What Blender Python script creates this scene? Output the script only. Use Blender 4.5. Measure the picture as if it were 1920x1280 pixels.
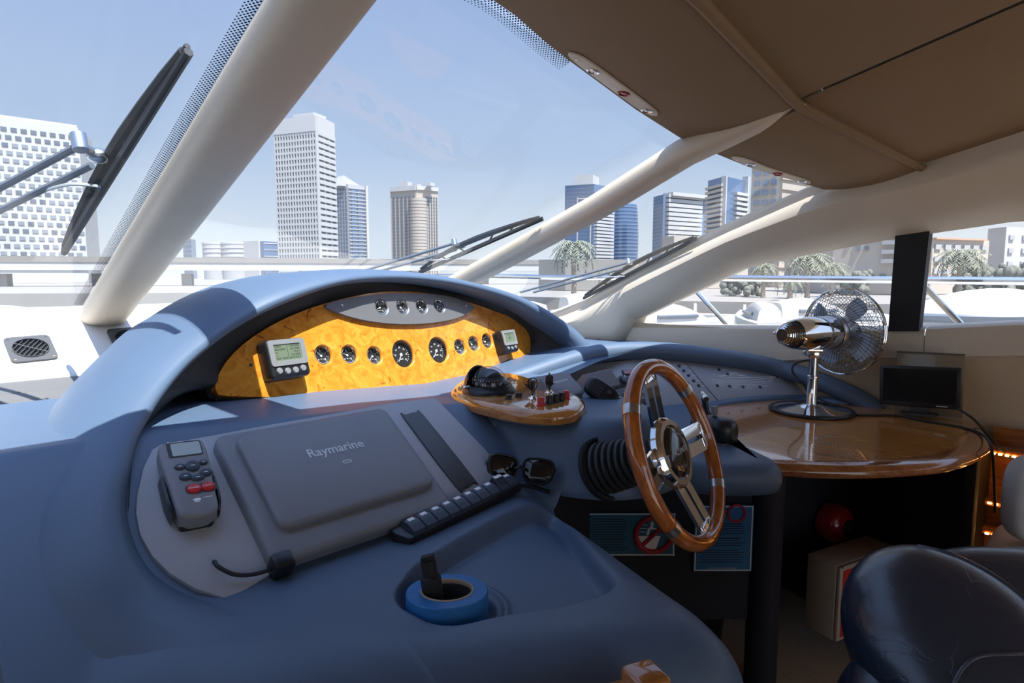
import bpy, bmesh, math, random
import numpy as np
from mathutils import Matrix, Vector
for _o in list(bpy.data.objects): bpy.data.objects.remove(_o)
SC = bpy.context.scene
COL = SC.collection
# World axes follow the boat: X = starboard, Y = bow, Z = up, metres, cabin sole at z = 0.15
FPX = 1173.0
CAMZ = 1.35
PIT = math.atan(125 / FPX)
S2 = math.sqrt(.5)
V = Vector
RT = V((S2, -S2, 0)); HF = V((S2, S2, 0)); ZU = V((0, 0, 1))
FW = HF * math.cos(PIT) - ZU * math.sin(PIT)
UPV = ZU * math.cos(PIT) + HF * math.sin(PIT)
# ---------------------------------------------------------------- camera, sky, sun, exposure
cam = bpy.data.cameras.new('camera'); camo = bpy.data.objects.new('camera', cam); COL.objects.link(camo)
cam.sensor_width = 36; cam.lens = FPX / 1920 * 36; cam.clip_start = .02; cam.clip_end = 3000
camo.matrix_world = Matrix((( RT.x, UPV.x, -FW.x, 0), (RT.y, UPV.y, -FW.y, 0), (RT.z, UPV.z, -FW.z, CAMZ), (0, 0, 0, 1)))
SC.camera = camo
vs = SC.view_settings; vs.view_transform = 'Standard'; vs.look = 'None'; vs.gamma = 1; vs.use_curve_mapping = False
vs.exposure = 1.12
wd = bpy.data.worlds.new('sky'); SC.world = wd; wd.use_nodes = True
nt = wd.node_tree; nt.nodes.clear()
_tc = nt.nodes.new('ShaderNodeTexCoord'); _sp = nt.nodes.new('ShaderNodeSeparateXYZ'); _rp = nt.nodes.new('ShaderNodeValToRGB')
_bg = nt.nodes.new('ShaderNodeBackground'); _ow = nt.nodes.new('ShaderNodeOutputWorld')
nt.links.new(_tc.outputs['Generated'], _sp.inputs[0]); nt.links.new(_sp.outputs['Z'], _rp.inputs[0])
nt.links.new(_rp.outputs[0], _bg.inputs[0]); nt.links.new(_bg.outputs[0], _ow.inputs[0])
_cr = _rp.color_ramp
_cr.elements[0].position = 0.0; _cr.elements[0].color = (.80, .83, .86, 1)
_cr.elements[1].position = 1.0; _cr.elements[1].color = (.22, .32, .58, 1)
for _p, _c in ((.06, (.70, .76, .83, 1)), (.18, (.46, .57, .75, 1)), (.40, (.33, .44, .69, 1))):
    e = _cr.elements.new(_p); e.color = _c
TOSUN = V((-.04, -.395, .91)).normalized()
# CIE standard clear sky: brighter towards the sun, f = 1 + 10 exp(-3 x) + .45 cos^2 x
def _mn(op, a=None, b=None, c=None):
    n = nt.nodes.new('ShaderNodeMath'); n.operation = op
    for i, v in enumerate((a, b, c)):
        if v is None: continue
        if isinstance(v, (int, float)): n.inputs[i].default_value = v
        else: nt.links.new(v, n.inputs[i])
    return n.outputs[0]
_dt = nt.nodes.new('ShaderNodeVectorMath'); _dt.operation = 'DOT_PRODUCT'; _dt.inputs[1].default_value = TOSUN
nt.links.new(_tc.outputs['Generated'], _dt.inputs[0]); _cs = _dt.outputs['Value']
_ex = _mn('EXPONENT', _mn('MULTIPLY', _mn('ARCCOSINE', _cs), -3.0))
_f = _mn('ADD', _mn('MULTIPLY_ADD', _ex, 10.0, 1.0), _mn('MULTIPLY', _mn('MULTIPLY', _cs, _cs), .45))
nt.links.new(_mn('MULTIPLY', _f, .60), _bg.inputs[1])
sun = bpy.data.lights.new('sun', 'SUN'); suno = bpy.data.objects.new('sun', sun); COL.objects.link(suno)
sun.energy = 6.5; sun.color = (1, .95, .87); sun.angle = .0093
suno.rotation_euler = TOSUN.to_track_quat('Z', 'Y').to_euler(); suno.location = (0, 0, 30)

# ---------------------------------------------------------------- helpers
def ray(px, py): return FW + RT * ((px - 960) / FPX) - UPV * ((py - 640) / FPX)
def hit(px, py, p0, n):
    d = ray(px, py); c = V((0, 0, CAMZ)); p0 = V(p0); n = V(n)
    return c + d * ((p0 - c).dot(n) / d.dot(n))
def onx(px, py, X): return hit(px, py, (X, 0, 0), (1, 0, 0))
def ony(px, py, Y): return hit(px, py, (0, Y, 0), (0, 1, 0))
def onz(px, py, Z): return hit(px, py, (0, 0, Z), (0, 0, 1))
def atd(px, py, d): return V((0, 0, CAMZ)) + ray(px, py) * d
def frame(o, u, w):
    """matrix with origin o, local x along u, local z along w"""
    w = V(w).normalized(); u = V(u); u = (u - w * u.dot(w)).normalized(); v = w.cross(u)
    return Matrix(((u.x, v.x, w.x, o[0]), (u.y, v.y, w.y, o[1]), (u.z, v.z, w.z, o[2]), (0, 0, 0, 1)))
def T(x=0, y=0, z=0): return Matrix.Translation((x, y, z))
def RZ(a): return Matrix.Rotation(a, 4, 'Z')
def RX(a): return Matrix.Rotation(a, 4, 'X')
def RY(a): return Matrix.Rotation(a, 4, 'Y')
PI = math.pi
def smooth_path(pts, n, closed=False):
    """Catmull-Rom through pts (tuples of any length), n samples per span"""
    P = [np.array(p, float) for p in pts]; out = []; m = len(P)
    for i in range(m if closed else m - 1):
        if closed: a, b, c, d = P[i - 1], P[i], P[(i + 1) % m], P[(i + 2) % m]
        else: a, b, c, d = P[max(i - 1, 0)], P[i], P[i + 1], P[min(i + 2, m - 1)]
        for k in range(n):
            t = k / n
            out.append(.5 * (2 * b + (c - a) * t + (2 * a - 5 * b + 4 * c - d) * t * t + (3 * b - a - 3 * c + d) * t ** 3))
    if not closed: out.append(P[-1])
    return out
class M:
    """a mesh under construction"""
    def __init__(s): s.v = []; s.f = []; s.mi = []; s.cur = 0
    def add(s, vs, fs, mx=None):
        b = len(s.v)
        for p in vs:
            p = V(p); s.v.append(mx @ p if mx is not None else p)
        for f in fs: s.f.append([b + i for i in f]); s.mi.append(s.cur)
        return s
    def bm(s, bm, mx=None):
        bm.verts.index_update()
        s.add([v.co.copy() for v in bm.verts], [[v.index for v in f.verts] for f in bm.faces], mx); bm.free(); return s
    def box(s, c, d, mx=None, bev=0, seg=2):
        bm = bmesh.new(); bmesh.ops.create_cube(bm, size=1)
        for v in bm.verts: v.co = V((v.co.x * d[0] + c[0], v.co.y * d[1] + c[1], v.co.z * d[2] + c[2]))
        if bev: bmesh.ops.bevel(bm, geom=bm.edges[:], offset=min(bev, min(d) * .49), segments=seg, affect='EDGES', profile=.5)
        return s.bm(bm, mx)
    def loft(s, rings, closed=True, cap0=False, cap1=False, mx=None):
        n = len(rings[0]); vs = [p for r in rings for p in r]; fs = []
        for i in range(len(rings) - 1):
            for j in range(n if closed else n - 1):
                k = (j + 1) % n
                fs.append([i * n + j, i * n + k, (i + 1) * n + k, (i + 1) * n + j])
        if cap0: fs.append(list(range(n))[::-1])
        if cap1: fs.append([(len(rings) - 1) * n + j for j in range(n)])
        return s.add(vs, fs, mx)
    def lathe(s, prof, n=24, mx=None, cap=True):
        """prof: (radius, z) along local z"""
        rings = [[(r * math.cos(2 * PI * j / n), r * math.sin(2 * PI * j / n), z) for j in range(n)] for r, z in prof]
        return s.loft(rings, True, cap and prof[0][0] > 1e-6, cap and prof[-1][0] > 1e-6, mx)
    def cyl(s, p0, p1, r0, r1=None, n=16, mx=None):
        r1 = r0 if r1 is None else r1; p0 = V(p0); p1 = V(p1); w = p1 - p0; L = w.length
        u = V((1, 0, 0)) if abs(w.x) < .9 * L else V((0, 1, 0))
        fm = frame(p0, u, w)
        return s.lathe([(r0, 0), (r1, L)], n, mx @ fm if mx is not None else fm)
    def tube(s, pts, r, n=10, closed=False, mx=None, cap=True, flat=1.0, up=None):
        pts = [V(p) for p in pts]; rings = []; m = len(pts); pu = None
        for i, p in enumerate(pts):
            t = (pts[(i + 1) % m] - pts[i - 1]) if closed else (pts[min(i + 1, m - 1)] - pts[max(i - 1, 0)])
            t.normalize()
            if pu is None:
                pu = V(up) if up else (V((0, 0, 1)) if abs(t.z) < .9 else V((1, 0, 0)))
            u = pu - t * pu.dot(t); u.normalize(); pu = u if not up else V(up); w = t.cross(u)
            rr = r[i] if isinstance(r, (list, tuple)) else r
            rings.append([p + u * (rr * flat * math.cos(2 * PI * j / n)) + w * (rr * math.sin(2 * PI * j / n)) for j in range(n)])
        if closed: rings.append(rings[0])
        return s.loft(rings, True, cap and not closed, cap and not closed, mx)
    def prism(s, outline, z0, z1, mx=None, bev=0, seg=2):
        """outline (x,y) counter-clockwise, extruded z0..z1; the top rim rounded by bev"""
        o = [V((p[0], p[1], 0)) for p in outline]; n = len(o)
        def inset(d):
            r = []
            for i in range(n):
                a = o[i] - o[i - 1]; b = o[(i + 1) % n] - o[i]
                a = a.normalized() if a.length > 1e-9 else b.normalized(); b = b.normalized() if b.length > 1e-9 else a
                na = V((-a.y, a.x, 0)); nb = V((-b.y, b.x, 0)); k = na + nb
                k = k / max(k.length_squared, .3) * 2
                r.append(o[i] + k * d)
            return r
        rings = [[(p.x, p.y, z0) for p in o]]
        if bev:
            for q in range(seg + 1):
                a = q / seg * PI / 2
                rings.append([(p.x, p.y, z1 - bev + bev * math.sin(a)) for p in inset(bev * (1 - math.cos(a)))])
        else: rings.append([(p.x, p.y, z1) for p in o])
        return s.loft(rings, True, True, True, mx)
    def sphere(s, c, r, mx=None, u=20, v=12, sc=(1, 1, 1)):
        prof = [(math.sin(PI * i / v), -math.cos(PI * i / v)) for i in range(v + 1)]
        fm = Matrix.Translation(c) @ Matrix.Diagonal((r * sc[0], r * sc[1], r * sc[2], 1))
        rings = [[(max(a, 1e-4) * math.cos(2 * PI * j / u), max(a, 1e-4) * math.sin(2 * PI * j / u), b) for j in range(u)] for a, b in prof]
        return s.loft(rings, True, True, True, mx @ fm if mx is not None else fm)
    def grid(s, rows, mx=None):
        n = len(rows[0]); vs = [p for r in rows for p in r]
        fs = [[i * n + j, i * n + j + 1, (i + 1) * n + j + 1, (i + 1) * n + j] for i in range(len(rows) - 1) for j in range(n - 1)]
        return s.add(vs, fs, mx)
def mesh_from(name, m, mats, smooth=35):
    me = bpy.data.meshes.new(name); me.from_pydata([tuple(p) for p in m.v], [], m.f)
    for k in (mats if isinstance(mats, (list, tuple)) else [mats]): me.materials.append(k)
    if any(m.mi): me.polygons.foreach_set('material_index', m.mi)
    bm = bmesh.new(); bm.from_mesh(me); bmesh.ops.recalc_face_normals(bm, faces=bm.faces[:]); bm.to_mesh(me); bm.free()
    if smooth:
        me.polygons.foreach_set('use_smooth', [True] * len(me.polygons)); me.set_sharp_from_angle(angle=math.radians(smooth))
    me.update(); return me
MX = {}
def link(name, data, parent=None):
    o = bpy.data.objects.new(name, data); COL.objects.link(o)
    if parent: o.parent = parent
    return o
def thing(name, label, cat, mx=None, group=None, kind=None):
    o = link(name, None); o.empty_display_size = .05
    mx = mx if mx is not None else Matrix.Identity(4)
    if isinstance(mx, (tuple, Vector)): mx = Matrix.Translation(mx)
    o.matrix_world = mx; MX[o.name] = mx
    if label: o['label'] = label
    if cat: o['category'] = cat
    if group: o['group'] = group
    if kind: o['kind'] = kind
    return o
def top_of(o):
    while o.parent: o = o.parent
    return o
def part(name, m, mat, parent, world=False, smooth=35, label=None, kind=None, mx=None):
    """one mesh object; its vertices are in the frame of the thing (or in the world's with world=True)"""
    if world and parent is not None:
        inv = MX[top_of(parent).name].inverted(); m.v = [inv @ p for p in m.v]
    o = link(name, mesh_from(name, m, mat, smooth), parent)
    if mx is not None: o.matrix_local = mx
    if label: o['label'] = label
    if kind: o['kind'] = kind
    return o
def single(name, m, mat, label, cat, group=None, kind=None, smooth=35):
    """a thing that is one mesh, built in world coordinates: origin moved to its base"""
    lo = V((sum(p.x for p in m.v) / len(m.v), sum(p.y for p in m.v) / len(m.v), min(p.z for p in m.v)))
    m.v = [p - lo for p in m.v]
    o = link(name, mesh_from(name, m, mat, smooth)); o.location = lo; MX[o.name] = Matrix.Translation(lo)
    if label: o['label'] = label
    if cat: o['category'] = cat
    if group: o['group'] = group
    if kind: o['kind'] = kind
    return o
def share(name, data, parent, mx=None):
    o = link(name, data, parent)
    if mx is not None: o.matrix_local = mx
    return o
def struct(name, m, mat, parent=None, smooth=35):
    o = link(name, mesh_from(name, m, mat, smooth), parent)
    if parent is None: o['kind'] = 'structure'; MX[o.name] = Matrix.Identity(4)
    return o
def text_m(s, size, depth=.0003, align='CENTER', spacing=1.0, shear=0, mx=None, bold=0):
    c = bpy.data.curves.new('lettering', 'FONT'); c.body = s; c.size = size; c.extrude = depth; c.align_x = align; c.align_y = 'CENTER'
    c.space_character = spacing; c.shear = shear; c.resolution_u = 3; c.offset = bold
    o = bpy.data.objects.new('lettering', c); COL.objects.link(o)
    dg = bpy.context.evaluated_depsgraph_get(); me = o.evaluated_get(dg).to_mesh()
    m = M(); m.add([v.co.copy() for v in me.vertices], [list(p.vertices) for p in me.polygons], mx)
    o.evaluated_get(dg).to_mesh_clear(); bpy.data.objects.remove(o); bpy.data.curves.remove(c)
    return m
def join(*ms):
    r = M()
    for m in ms: r.cur = 0; r.add(m.v, m.f)
    return r

# ---------------------------------------------------------------- materials (all procedural)
def N(nt, kind, **kw):
    n = nt.nodes.new(kind)
    for k, v in kw.items():
        if k in n.inputs.keys() if hasattr(n.inputs, 'keys') else False: n.inputs[k].default_value = v
        else: setattr(n, k, v)
    return n
def mat(name, col, rough=.5, metal=0, coat=0, spec=.5, bump=0, bscale=400, var=0, vscale=8, detail=2, emit=None, estr=0, sheen=0, coat_rough=.05, aniso=None):
    m = bpy.data.materials.new(name); m.use_nodes = True; nt = m.node_tree
    b = nt.nodes['Principled BSDF']
    b.inputs['Base Color'].default_value = (*col, 1); b.inputs['Roughness'].default_value = rough; b.inputs['Metallic'].default_value = metal
    b.inputs['Coat Weight'].default_value = coat; b.inputs['Coat Roughness'].default_value = coat_rough; b.inputs['Specular IOR Level'].default_value = spec
    if emit: b.inputs['Emission Color'].default_value = (*emit, 1); b.inputs['Emission Strength'].default_value = estr
    tc = nt.nodes.new('ShaderNodeTexCoord')
    nz = nt.nodes.new('ShaderNodeTexNoise'); nz.inputs['Scale'].default_value = vscale; nz.inputs['Detail'].default_value = detail
    nt.links.new(tc.outputs['Object'], nz.inputs['Vector'])
    mix = nt.nodes.new('ShaderNodeMix'); mix.data_type = 'RGBA'
    k = var if var else .06
    mix.inputs[6].default_value = (*[c * (1 - k) for c in col], 1); mix.inputs[7].default_value = (*[min(1, c * (1 + k)) for c in col], 1)
    nt.links.new(nz.outputs['Fac'], mix.inputs[0]); nt.links.new(mix.outputs[2], b.inputs['Base Color'])
    if bump:
        n2 = nt.nodes.new('ShaderNodeTexNoise'); n2.inputs['Scale'].default_value = bscale; n2.inputs['Detail'].default_value = 2
        nt.links.new(tc.outputs['Object'], n2.inputs['Vector'])
        bp = nt.nodes.new('ShaderNodeBump'); bp.inputs['Strength'].default_value = bump; bp.inputs['Distance'].default_value = .001
        nt.links.new(n2.outputs['Fac'], bp.inputs['Height']); nt.links.new(bp.outputs[0], b.inputs['Normal'])
    return m
def ramp_mat(name, stops, kind='noise', scale=(5, 5, 5), detail=6, rough=.2, coat=.6, dist=0, spec=.5, spots=None):
    """figured wood: colours along a (stretched) noise, wave or voronoi; spots adds dark eyes"""
    m = bpy.data.materials.new(name); m.use_nodes = True; nt = m.node_tree; b = nt.nodes['Principled BSDF']
    b.inputs['Roughness'].default_value = rough; b.inputs['Coat Weight'].default_value = coat; b.inputs['Coat Roughness'].default_value = .03; b.inputs['Specular IOR Level'].default_value = spec
    tc = nt.nodes.new('ShaderNodeTexCoord'); mp = nt.nodes.new('ShaderNodeMapping'); mp.inputs['Scale'].default_value = scale
    nt.links.new(tc.outputs['Object'], mp.inputs[0])
    nz = nt.nodes.new('ShaderNodeTexNoise'); nz.inputs['Scale'].default_value = 1; nz.inputs['Detail'].default_value = detail; nz.inputs['Distortion'].default_value = dist
    nz.inputs['Roughness'].default_value = .62
    nt.links.new(mp.outputs[0], nz.inputs['Vector'])
    rp = nt.nodes.new('ShaderNodeValToRGB'); cr = rp.color_ramp
    cr.elements[0].position = stops[0][0]; cr.elements[0].color = (*stops[0][1], 1); cr.elements[1].position = stops[-1][0]; cr.elements[1].color = (*stops[-1][1], 1)
    for p, c in stops[1:-1]:
        e = cr.elements.new(p); e.color = (*c, 1)
    nt.links.new(nz.outputs['Fac'], rp.inputs[0]); out = rp.outputs[0]
    if spots:
        n3 = nt.nodes.new('ShaderNodeTexNoise'); n3.inputs['Scale'].default_value = spots[0]; n3.inputs['Detail'].default_value = 3; n3.inputs['Distortion'].default_value = 1.2
        nt.links.new(tc.outputs['Object'], n3.inputs['Vector'])
        r3 = nt.nodes.new('ShaderNodeValToRGB'); r3.color_ramp.elements[0].position = spots[1]; r3.color_ramp.elements[0].color = (1, 1, 1, 1)
        r3.color_ramp.elements[1].position = spots[1] + .06; r3.color_ramp.elements[1].color = (*spots[2], 1)
        nt.links.new(n3.outputs['Fac'], r3.inputs[0])
        mx = nt.nodes.new('ShaderNodeMix'); mx.data_type = 'RGBA'; mx.blend_type = 'MULTIPLY'; mx.inputs[0].default_value = 1
        nt.links.new(out, mx.inputs[6]); nt.links.new(r3.outputs[0], mx.inputs[7]); out = mx.outputs[2]
    nt.links.new(out, b.inputs['Base Color'])
    return m
def glass_mat(name, tint, refl=1.0, rough=0.0, haze=0.0, hcol=(.9, .9, .9)):
    """thin pane: clear with a Fresnel reflection, and a diffuse film for dust and washed-out haze"""
    m = bpy.data.materials.new(name); m.use_nodes = True; nt = m.node_tree; nt.nodes.clear()
    tr = nt.nodes.new('ShaderNodeBsdfTransparent'); tr.inputs[0].default_value = (*tint, 1)
    gl = nt.nodes.new('ShaderNodeBsdfGlossy'); gl.inputs['Roughness'].default_value = rough
    fr = nt.nodes.new('ShaderNodeFresnel'); ge = nt.nodes.new('ShaderNodeNewGeometry'); io = nt.nodes.new('ShaderNodeMath'); io.operation = 'MULTIPLY_ADD'
    io.inputs[1].default_value = 1 / 1.45 - 1.45; io.inputs[2].default_value = 1.45; nt.links.new(ge.outputs['Backfacing'], io.inputs[0]); nt.links.new(io.outputs[0], fr.inputs[0])   # same reflection from either side of the pane
    mu = nt.nodes.new('ShaderNodeMath'); mu.operation = 'MULTIPLY'; mu.inputs[1].default_value = refl; mu.use_clamp = True
    mx = nt.nodes.new('ShaderNodeMixShader'); out = nt.nodes.new('ShaderNodeOutputMaterial')
    nt.links.new(fr.outputs[0], mu.inputs[0]); nt.links.new(mu.outputs[0], mx.inputs[0]); nt.links.new(tr.outputs[0], mx.inputs[1]); nt.links.new(gl.outputs[0], mx.inputs[2])
    last = mx.outputs[0]
    if haze:
        df = nt.nodes.new('ShaderNodeBsdfDiffuse'); df.inputs[0].default_value = (*hcol, 1)
        tl = nt.nodes.new('ShaderNodeBsdfTranslucent'); tl.inputs[0].default_value = (*hcol, 1)
        ad = nt.nodes.new('ShaderNodeMixShader'); ad.inputs[0].default_value = .5
        nt.links.new(df.outputs[0], ad.inputs[1]); nt.links.new(tl.outputs[0], ad.inputs[2])
        nz = nt.nodes.new('ShaderNodeTexNoise'); nz.inputs['Scale'].default_value = 6; nz.inputs['Detail'].default_value = 5
        tc = nt.nodes.new('ShaderNodeTexCoord'); nt.links.new(tc.outputs['Object'], nz.inputs['Vector'])
        m2 = nt.nodes.new('ShaderNodeMath'); m2.operation = 'MULTIPLY'; m2.inputs[1].default_value = haze * 2; nt.links.new(nz.outputs['Fac'], m2.inputs[0])
        mh = nt.nodes.new('ShaderNodeMixShader'); nt.links.new(m2.outputs[0], mh.inputs[0]); nt.links.new(last, mh.inputs[1]); nt.links.new(ad.outputs[0], mh.inputs[2]); last = mh.outputs[0]
    nt.links.new(last, out.inputs[0])
    return m
def print_mat(name, col, alpha_pattern=None):
    return mat(name, col, .6)
BLUE = mat('blue_soft_vinyl', (.080, .124, .194), .46, bump=.25, bscale=900, var=.05, spec=.6)
GREY = mat('grey_textured_panel', (.36, .36, .38), .5, bump=.3, bscale=1200)
DGREY = mat('dark_grey_plastic', (.205, .21, .232), .42, bump=.2, bscale=1300)
CHAR = mat('charcoal_plastic', (.05, .055, .06), .42, bump=.15, bscale=1200)
BLACK = mat('black_plastic', (.012, .012, .014), .35)
MATTE = mat('matte_black', (.008, .008, .009), .7)
RUBBER = mat('black_rubber', (.015, .016, .018), .55)
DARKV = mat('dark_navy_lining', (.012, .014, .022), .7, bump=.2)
WHITEP = mat('white_plastic', (.78, .77, .74), .4)
LEDGE = mat('white_gelcoat_ledge', (.68, .66, .63), .5, bump=.15, bscale=800)
BEIGE = mat('beige_vinyl', (.62, .53, .415), .55, bump=.35, bscale=700, var=.04)
CEILM = mat('tan_suede_headliner', (.25, .165, .09), .9, bump=.5, bscale=900, var=.06)
TANL = mat('tan_wall_lining', (.52, .40, .26), .85, bump=.4, bscale=800)
CHROME = mat('chrome', (.82, .82, .83), .06, metal=1)
STEEL = mat('brushed_steel', (.62, .63, .65), .28, metal=1)
SILVER = mat('silver_plastic', (.42, .43, .44), .35, metal=.6)
RED = mat('red_plastic', (.55, .03, .03), .3)
WHITE = mat('white_print', (.85, .85, .85), .6)
LGREY = mat('light_grey_print', (.50, .52, .54), .5)
BURL = ramp_mat('burl_veneer', [(.25, (.40, .11, .008)), (.42, (.62, .21, .02)), (.55, (.72, .275, .03)), (.75, (.80, .36, .065))], scale=(26, 26, 26), detail=8, dist=1.2, rough=.2, coat=.5, spots=(30, .66, (.45, .28, .18)))
WOOD = ramp_mat('varnished_mahogany', [(.3, (.20, .055, .012)), (.5, (.33, .105, .025)), (.7, (.43, .16, .045))], scale=(60, 9, 60), detail=5, dist=.4, rough=.15, coat=1.0)
TEAK = ramp_mat('varnished_counter_veneer', [(.3, (.40, .14, .026)), (.5, (.58, .235, .05)), (.72, (.68, .32, .085))], scale=(70, 6, 40), detail=5, dist=.5, rough=.13, coat=1.0)
RIMW = ramp_mat('varnished_wheel_rim', [(.3, (.24, .055, .008)), (.5, (.38, .10, .016)), (.7, (.48, .145, .026))], scale=(25, 25, 90), detail=5, dist=.4, rough=.12, coat=1.0)
GLASS = glass_mat('windscreen_glass', (.70, .74, .77), .65, haze=.012)
GLASS2 = glass_mat('outer_windscreen_glass', (.70, .74, .77), .38, haze=.010)
SGLASS = glass_mat('side_glass', (.80, .81, .81), .8, haze=.10)  # stronger haze mixed in so the view outside looks washed out
CLEAR = glass_mat('clear_cover', (.97, .97, .97), 1.0)
CARPET = mat('beige_carpet', (.42, .35, .26), .95, bump=1.0, bscale=350, var=.15, vscale=60)
LEATHER = mat('navy_leather', (.025, .04, .07), .33, bump=.5, bscale=160, var=.1, spec=.5)
# ---------------------------------------------------------------- the cabin: sole, sides, roof, pillars, panes
m = M(); m.box((0, -.4, .125), (4.9, 6.4, .05)); struct('floor', m, CARPET)
# roof shell above the headliner, from the windscreen header aft
def zc(X):      # camber of the header, from the middle of the boat outwards
    return float(np.interp(abs(X), [0, .55, .85, 1.034, 1.405, 1.70, 2.0, 2.3], [1.875, 1.868, 1.854, 1.822, 1.771, 1.739, 1.69, 1.64]))
def z_seam(X): return float(np.interp(abs(X), [0, 1.0, 1.7, 2.3, 2.5], [1.90, 1.809, 1.786, 1.676, 1.66]))
def y_hdr(X): return float(np.interp(abs(X), [0, .85, 1.034, 1.405, 1.70, 2.0, 2.3], [.85, .87, .90, .94, .965, .90, .78]))
def y_seam(X): return float(np.interp(abs(X), [0, 1.0, 1.7, 2.3], [.53, .56, .66, .50]))
XS = [-2.3, -1.9, -1.5, -1.0, -.5, 0, .3, .5, .7, .9, 1.1, 1.3, 1.48, 1.6, 1.8, 2.0, 2.15, 2.3]
ceil = thing('ceiling', None, None, kind='structure')
def strip(xs, f0, f1, n=8, bulge=0.0):
    rows = []
    for X in xs:
        a = V(f0(X)); b = V(f1(X)); rows.append([a.lerp(b, k / n) + V((0, 0, -bulge * math.sin(PI * k / n))) for k in range(n + 1)])
    return rows
def dense(a, b, n): return [a + (b - a) * i / n for i in range(n + 1)]
# front valance in two pieces split at the second pillar
for a, b in ((-2.3, 1.70), (1.72, 2.3)):
    m = M(); xs = dense(a, b, 40 if a < 0 else 14)
    m.grid(strip(xs, lambda X: (X, y_hdr(X) + .01, zc(X)), lambda X: (X, y_seam(X), z_seam(X)), 8, .02))
    m.grid(strip(xs, lambda X: (X, y_hdr(X) + .01, zc(X)), lambda X: (X, y_hdr(X) + .035, zc(X) + .05), 2))
    part('valance_panel', m, CEILM, ceil)
# rolled seam behind the valance
m = M(); m.tube([(X, y_seam(X), z_seam(X) + .001) for X in dense(-2.3, 2.32, 60)], .0135, 8); part('piped_seam', m, CEILM, ceil)
def z_main(X, Y):
    t = (y_seam(X) - Y); return z_seam(X) + .006 + (.25 * t if t < .5 else .125 + .04 * (t - .5))
for a, b in ((-2.3, -1.715), (-1.705, 1.705), (1.715, 2.3)):
    m = M(); xs = dense(a, b, 24 if a > -1.51 and b < 1.6 else 10)
    rows = [[(X, y_seam(X) - .006 - t, z_main(X, y_seam(X) - t) + (.012 if abs(X - a) < 1e-6 or abs(X - b) < 1e-6 else 0)) for t in (0, .02, .1, .2, .3, .4, .5, .8, 1.5, 3.2)] for X in xs]
    m.grid(rows); part('headliner_panel', m, CEILM, ceil)
m = M(); rows = [[(X, Y, max(z_main(X, Y), 0) + .04) for Y in (.62, .5, .3, 0, -.5, -1.5, -2.7)] for X in dense(-2.55, 2.55, 30)]
m.grid(rows); m.grid([[(X, y_hdr(X) + .0, zc(X) + .052), (X, .62, z_main(X, .62) + .041)] for X in dense(-2.55, 2.55, 30)]); part('roof_deck', m, WHITEP, ceil)
# side coves down to the window heads
def win_top(Y):  # window head height on the side wall
    return float(np.interp(Y, [-3, .25, .62, 1.12, 1.645], [1.56, 1.515, 1.47, 1.382, 1.141]))
def cap_top(Y): return float(np.interp(Y, [-3, .5, .78, 1.2, 1.6, 1.93, 2.3], [1.68, 1.676, 1.645, 1.50, 1.34, 1.182, 1.07]))
WX = 2.45
def capx(Y): return float(np.interp(Y, [-3, .5, .9, 1.93, 2.3], [2.3, 2.3, 2.32, 2.42, 2.43]))
for s in (1, -1):
    m = M(); rows = []
    for Y in [-2.8, -2, -1, -.4, .0, .3, .5, .62, .74, .85, .95, 1.05, 1.15, 1.25, 1.35, 1.45, 1.55, 1.645, 1.665, 1.69, 1.72, 1.76, 1.8, 1.9, 2.05, 2.25]:
        a = V((s * capx(Y), Y, cap_top(Y) if Y > .5 else z_main(2.3, Y))); b = V((s * WX, Y, win_top(Y) if Y <= 1.645 else float(np.interp(Y, [1.645, 1.66, 1.69, 1.72, 1.76], [1.141, 1.10, 1.05, 1.0, .98]))))
        row = []
        for k in range(9):
            t = k / 8; p = a.lerp(b, t); p.x -= s * float(np.interp(t, [0, .18, .3, .7, 1], [0, .052, .058, .045, 0])); p.z -= .01 * math.sin(PI * t); row.append(p)
        row.insert(0, a + V((-s * .002, 0, .035))); row.append(b + V((s * .10, 0, .012)))
        rows.append(row)
    m.grid(rows)
    if s > 0:
        # outer lip towards the glass
        ys = [.74, .85, 1.0, 1.15, 1.3, 1.45, 1.6, 1.75, 1.9, 2.1, 2.25]
        m.grid([[V((capx(Y), Y, cap_top(Y))), V((capx(Y) + .03, Y + .012, cap_top(Y) + .02)), V((capx(Y) + .16, Y + .05, cap_top(Y) + .06))] for Y in ys])
    struct('trim_1' if s > 0 else 'trim_2', m, BEIGE)
# two raked windscreen pillars
def pillar(name, pts, wx, wz, sc=None):
    m = M(); rings = []; pts = [V(p) for p in pts]
    for i, p in enumerate(pts):
        t = (pts[min(i + 1, len(pts) - 1)] - pts[max(i - 1, 0)]).normalized(); u = V((1, 0, 0)); w = u.cross(t).normalized()
        prof = [(-1, .15), (-.92, .55), (-.6, .8), (0, .85), (.6, .8), (.92, .55), (1, .15), (.93, -.35), (.62, -.8), (.25, -1), (-.25, -1), (-.62, -.8), (-.93, -.35)]
        prof = smooth_path(prof, 3, True)
        k_ = sc[i] if sc else 1; rings.append([p + u * (a * wx * k_) + w * (b * wz * k_) for a, b in prof])
    m.loft(rings, True, True, True); return struct(name, m, BEIGE)
P1 = lambda Y: V((.521, Y, 1.599 + .37 * (1.457 - Y)))
P2 = lambda Y: V((1.70, Y, float(np.interp(Y, [.969, 1.342, 1.93, 2.6], [1.711, 1.555, 1.345, 1.105]))))
pillar('trim_3', [P1(2.60), P1(2.2), P1(1.8), P1(1.4), P1(1.0), P1(.78), P1(.6), P1(.5)], .066, .055)
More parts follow.
